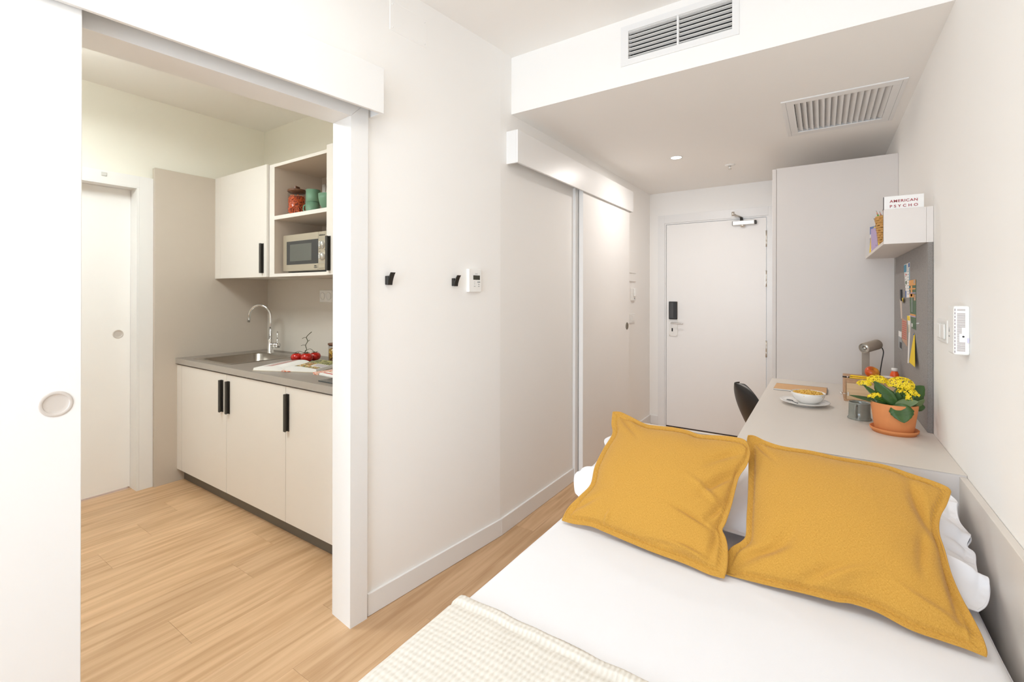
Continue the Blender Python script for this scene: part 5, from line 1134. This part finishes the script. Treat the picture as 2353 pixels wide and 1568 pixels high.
bp_ = N.new('ShaderNodeBump'); bp_.inputs['Strength'].default_value = 0.45; bp_.inputs['Distance'].default_value = 0.0018; L.new(ad_.outputs[0], bp_.inputs['Height']); L.new(bp_.outputs['Normal'], b_.inputs['Normal'])
rp_ = N.new('ShaderNodeValToRGB'); rp_.color_ramp.elements[0].position = 0.0; rp_.color_ramp.elements[0].color = (0.63, 0.59, 0.53, 1); rp_.color_ramp.elements[1].position = 0.55; rp_.color_ramp.elements[1].color = (0.69, 0.66, 0.61, 1)
mr_ = N.new('ShaderNodeMapRange'); mr_.inputs[1].default_value = -1.55; mr_.inputs[2].default_value = 1.55; L.new(ad_.outputs[0], mr_.inputs[0]); L.new(mr_.outputs[0], rp_.inputs[0]); L.new(rp_.outputs[0], b_.inputs['Base Color'])
th_ = thing('muslin_throw', 'cream crinkled muslin throw spread over the foot of the bed', 'throw', (-0.3, 0.4, 0.562))
YT = 0.985
def thf(u, v):
    # u: across from left skirt to right; v: from hem (v=0) toward foot
    L0, L1 = 0.20, 1.16
    d_ = u*(L0+L1); y = YT-v*1.10+0.006*nz(u*14, 0, 2)*(1-v)
    if d_ < L0: x = BX_0-0.012-0.006*nz(d_*8, y*6, 1); z = BZT-0.02-(L0-d_)
    else: x = BX_0-0.012+(d_-L0); z = BZT+0.0065
    ex = d_-L0
    if 0 <= ex < 0.035: z -= (0.035-sqrt(max(0, 0.035**2-(0.035-ex)**2)))*0.8; 
    if d_ < L0: z -= 0.003
    hem = 0.0035 if v*1.10 < 0.028 else (-0.003 if v*1.10 < 0.038 else 0)
    z += (hem if d_ >= L0 else 0)
    z += 0.0018*nz(x*16, y*12, 4)+0.0010*sin(x*2*pi/0.0125+2*nz(x*5, y*5))*0.35
    return Vector((min(x, 0.345), y, z))
o = from_bm('throw_cloth', grid_bm(300, 150, thf), THR, th_, None, True); md = o.modifiers.new('s', 'SOLIDIFY'); md.thickness = 0.003
# ------------------------------------------------------------------ cushions
def resample(P_, n):
    P_ = spline(P_, 6); L_ = [0]
    for a, b in zip(P_, P_[1:]): L_.append(L_[-1]+(b-a).length)
    out = []; j = 0
    for i in range(n+1):
        s_ = L_[-1]*i/n
        while j < len(P_)-2 and L_[j+1] < s_: j += 1
        t_ = (s_-L_[j])/max(1e-9, L_[j+1]-L_[j]); out.append(P_[j].lerp(P_[j+1], min(1, t_)))
    return out
def soft(name, sides, front, back, m, label, cat, folds=(), margin=0.035, group=None, seed=0, N_=96, wr=0.0032, stitch=True, seam=True, zmin=0.565, hemname='hem'):
    Lf, Rt, Bt, Tp = [resample(s_, N_) for s_ in sides]
    nrm = (Bt[-1]-Bt[0]).cross(Lf[-1]-Lf[0]).normalized()
    if nrm.y > 0: nrm = -nrm
    def coons(u, v):
        i, j = u*N_, v*N_; a = lambda S, t_: S[int(t_)].lerp(S[min(int(t_)+1, N_)], t_-int(t_))
        return a(Bt, i)*(1-v)+a(Tp, i)*v+a(Lf, j)*(1-u)+a(Rt, j)*u-(Bt[0]*(1-u)*(1-v)+Bt[-1]*u*(1-v)+Tp[0]*(1-u)*v+Tp[-1]*u*v)
    mg = margin
    def inf(u, v):
        a = min(1, max(0, (u-mg)/(1-2*mg))); b = min(1, max(0, (v-mg)/(1-2*mg)))
        return (max(0, 4*a*(1-a))**0.55)*(max(0, 4*b*(1-b))**0.55)
    def f(side):
        def g(u, v):
            p = coons(u, v); k = inf(u, v); edge = min(u, v, 1-u, 1-v)
            d_ = (front if side > 0 else -back)*k
            if side > 0:
                for (fu, fv, du, dv, su, sv, am) in folds:
                    uu, vv = u-fu, v-fv; c_, s_ = du, dv
                    al = uu*c_+vv*s_; ac = -uu*s_+vv*c_
                    d_ += 1.35*am*exp(-(al/su)**2-(ac/sv)**2)
                d_ += wr*min(1, edge*14)*(nz(u*4+seed, v*4, seed)+0.5*nz(u*11+seed, v*9, seed+5))
                if stitch and abs(edge-mg) < 0.009: d_ -= 0.0030*(1+0.6*sin((u+v)*240))
                if stitch and abs(edge-mg*0.45) < 0.006: d_ -= 0.0010*(1+0.6*sin((u+v)*240))
                if stitch and edge < mg: d_ += 0.0012
                if edge < 0.02: d_ += 0.0012*sin((u+v)*120+seed)*(edge/0.02)
            p = p+nrm*(d_+side*0.0016)
            if p.z < zmin: p.z = zmin+(0.0008 if side > 0 else 0)
            return p
        return g
    b1 = grid_bm(N_*2, N_*2, f(1)); b2 = grid_bm(N_, N_, f(-1))
    c0 = coons(0.5, 0.02)
    t = thing(name, label, cat, (c0.x, c0.y, zmin), group)
    o1 = from_bm('front_cover', b1, m, t, None, True); o2 = from_bm('back_cover', b2, m, t, None, True)
    if hemname:
        bm = bmesh.new(); loop = Bt+Rt[1:]+Tp[::-1][1:]+Lf[::-1][1:-1]
        loop = [p.copy() for p in loop]
        for p in loop: p.z = max(p.z, zmin+0.002)
        loop.append(loop[0].copy()); tube_bm(bm, loop, 0.0026, 6, cap=False); from_bm(hemname, bm, m, t, None, True)
    return t

C1 = [[(-0.787,1.507,0.574),(-0.778,1.542,0.608),(-0.748,1.580,0.646),(-0.722,1.615,0.682),(-0.728,1.668,0.731),(-0.717,1.724,0.785),(-0.700,1.776,0.835),(-0.717,1.811,0.867),(-0.728,1.851,0.904)],[(-0.237,1.464,0.574),(-0.233,1.489,0.599),(-0.238,1.525,0.632),(-0.247,1.546,0.652),(-0.259,1.562,0.666),(-0.252,1.580,0.683),(-0.242,1.623,0.724),(-0.235,1.670,0.770),(-0.229,1.697,0.796),(-0.211,1.727,0.826),(-0.205,1.753,0.851),(-0.207,1.770,0.867)],[(-0.787,1.507,0.574),(-0.741,1.505,0.576),(-0.674,1.508,0.584),(-0.615,1.502,0.582),(-0.537,1.492,0.579),(-0.449,1.482,0.576),(-0.376,1.476,0.576),(-0.329,1.471,0.575),(-0.278,1.464,0.572),(-0.237,1.464,0.574)],[(-0.728,1.851,0.904),(-0.698,1.852,0.907),(-0.654,1.840,0.899),(-0.584,1.818,0.884),(-0.537,1.814,0.884),(-0.470,1.814,0.888),(-0.418,1.808,0.887),(-0.374,1.799,0.882),(-0.304,1.801,0.889),(-0.247,1.800,0.892),(-0.220,1.792,0.887),(-0.207,1.770,0.867)],]
C2 = [[(-0.257,1.512,0.574),(-0.247,1.534,0.593),(-0.231,1.561,0.617),(-0.204,1.582,0.636),(-0.194,1.600,0.651),(-0.197,1.643,0.688),(-0.201,1.712,0.746),(-0.211,1.806,0.824),(-0.222,1.856,0.866),(-0.222,1.879,0.885)],[(0.311,1.480,0.575),(0.313,1.490,0.584),(0.310,1.510,0.600),(0.301,1.535,0.621),(0.285,1.573,0.652),(0.274,1.613,0.685),(0.269,1.657,0.722),(0.264,1.687,0.747),(0.266,1.712,0.768),(0.274,1.735,0.788),(0.289,1.759,0.810),(0.304,1.792,0.838)],[(-0.257,1.512,0.574),(-0.240,1.503,0.567),(-0.204,1.501,0.568),(-0.120,1.502,0.573),(-0.042,1.505,0.579),(0.032,1.506,0.583),(0.064,1.510,0.588),(0.118,1.506,0.588),(0.180,1.491,0.578),(0.238,1.487,0.577),(0.280,1.484,0.577),(0.311,1.480,0.575)],[(-0.222,1.879,0.885),(-0.202,1.879,0.886),(-0.165,1.866,0.877),(-0.114,1.856,0.871),(-0.029,1.852,0.872),(0.034,1.845,0.869),(0.102,1.841,0.869),(0.163,1.838,0.869),(0.219,1.824,0.860),(0.272,1.811,0.852),(0.299,1.801,0.845),(0.304,1.792,0.838)],]
soft('mustard_cushion', C1, 0.060, 0.045, MUST, 'mustard yellow linen cushion on the aisle side of the bed, the smaller one', 'cushion', margin=0.038, seed=3,
     folds=((0.90, 0.62, 0.5, 0.85, 0.16, 0.025, -0.014), (0.93, 0.42, 0.3, 0.95, 0.10, 0.020, -0.012), (0.84, 0.50, 0.85, -0.5, 0.10, 0.02, 0.008), (0.80, 0.30, 0.9, -0.3, 0.10, 0.02, -0.008), (0.93, 0.20, 0.15, 0.98, 0.12, 0.02, -0.010),
            (0.80, 0.07, 0.98, -0.1, 0.10, 0.018, 0.012), (0.66, 0.06, 0.97, 0.1, 0.08, 0.012, -0.006), (0.30, 0.09, 0.1, 0.99, 0.05, 0.012, 0.006), (0.14, 0.90, 0.7, -0.7, 0.12, 0.03, -0.008), (0.08, 0.14, 0.7, 0.7, 0.10, 0.03, -0.007), (0.86, 0.80, 0.6, 0.8, 0.12, 0.03, -0.008)), group='mustard cushions on the bed')
soft('mustard_cushion', C2, 0.066, 0.045, MUST, 'mustard yellow linen cushion beside the right wall, the larger one', 'cushion', margin=0.034, seed=8,
     folds=((0.16, 0.20, 0.6, 0.8, 0.20, 0.045, -0.014), (0.90, 0.75, -0.35, 0.93, 0.16, 0.03, -0.016), (0.88, 0.45, 0.2, 0.97, 0.14, 0.025, -0.010), (0.85, 0.12, 0.9, -0.4, 0.14, 0.03, 0.010), (0.95, 0.25, 0.1, 0.99, 0.14, 0.015, -0.012),
            (0.42, 0.10, 0.7, 0.7, 0.10, 0.03, -0.009), (0.55, 0.14, 0.8, 0.5, 0.12, 0.03, 0.007), (0.08, 0.92, 0.7, -0.7, 0.10, 0.02, -0.007)), group='mustard cushions on the bed')
# white pillows behind the cushions
def pl_(x, y): return (x, y, 0.60+(y-1.66)*0.16/0.44)
PLt = [(-0.775, 1.655, 0.598), (-0.800, 1.668, 0.603), (-0.820, 1.683, 0.608), (-0.850, 1.735, 0.627), (-0.861, 1.771, 0.640), (-0.836, 1.790, 0.647), (-0.810, 1.842, 0.666), (-0.801, 1.916, 0.693), (-0.807, 1.965, 0.711), (-0.830, 2.011, 0.728), (-0.800, 2.055, 0.744)]
PRt = [(0.330, 1.640, 0.594), (0.350, 1.666, 0.602), (0.364, 1.704, 0.616), (0.369, 1.738, 0.629), (0.354, 1.746, 0.631), (0.355, 1.788, 0.646), (0.361, 1.831, 0.662), (0.349, 1.848, 0.668), (0.362, 1.876, 0.679), (0.363, 1.900, 0.687), (0.351, 1.934, 0.700), (0.350, 1.969, 0.712), (0.354, 2.000, 0.724), (0.360, 2.029, 0.734), (0.345, 2.060, 0.745)]
soft('white_pillow', [PLt, [pl_(-0.375, 1.69), pl_(-0.370, 1.80), pl_(-0.370, 1.95), pl_(-0.375, 2.06)],
     [PLt[0], pl_(-0.65, 1.665), pl_(-0.45, 1.680), pl_(-0.375, 1.69)], [PLt[-1], pl_(-0.6, 2.075), pl_(-0.4, 2.07), pl_(-0.375, 2.06)]], 0.060, 0.05, PILLOWM, 'white pillow behind the aisle-side mustard cushion', 'pillow', margin=0.03, seed=11, wr=0.006, stitch=False, group='white pillows', hemname='piping',
     folds=((0.06, 0.35, 1, 0, 0.08, 0.03, 0.012), (0.95, 0.5, 0, 1, 0.2, 0.02, -0.006)))
soft('white_pillow', [[pl_(-0.355, 1.69), pl_(-0.350, 1.80), pl_(-0.350, 1.95), pl_(-0.355, 2.06)], PRt,
     [pl_(-0.355, 1.69), pl_(-0.05, 1.675), pl_(0.15, 1.66), PRt[0]], [pl_(-0.355, 2.06), pl_(-0.05, 2.07), pl_(0.15, 2.075), PRt[-1]]], 0.060, 0.05, PILLOWM, 'white pillow with a loose rumpled open end by the right wall', 'pillow', margin=0.03, seed=15, wr=0.006, stitch=False, group='white pillows', hemname='piping',
     folds=((0.92, 0.25, 0.97, -0.2, 0.12, 0.05, 0.020), (0.90, 0.42, 0.97, -0.2, 0.10, 0.02, -0.012), (0.92, 0.58, 0.97, -0.1, 0.12, 0.05, 0.018), (0.92, 0.74, 0.98, -0.1, 0.10, 0.02, -0.012), (0.94, 0.88, 1, 0, 0.1, 0.03, 0.010)))
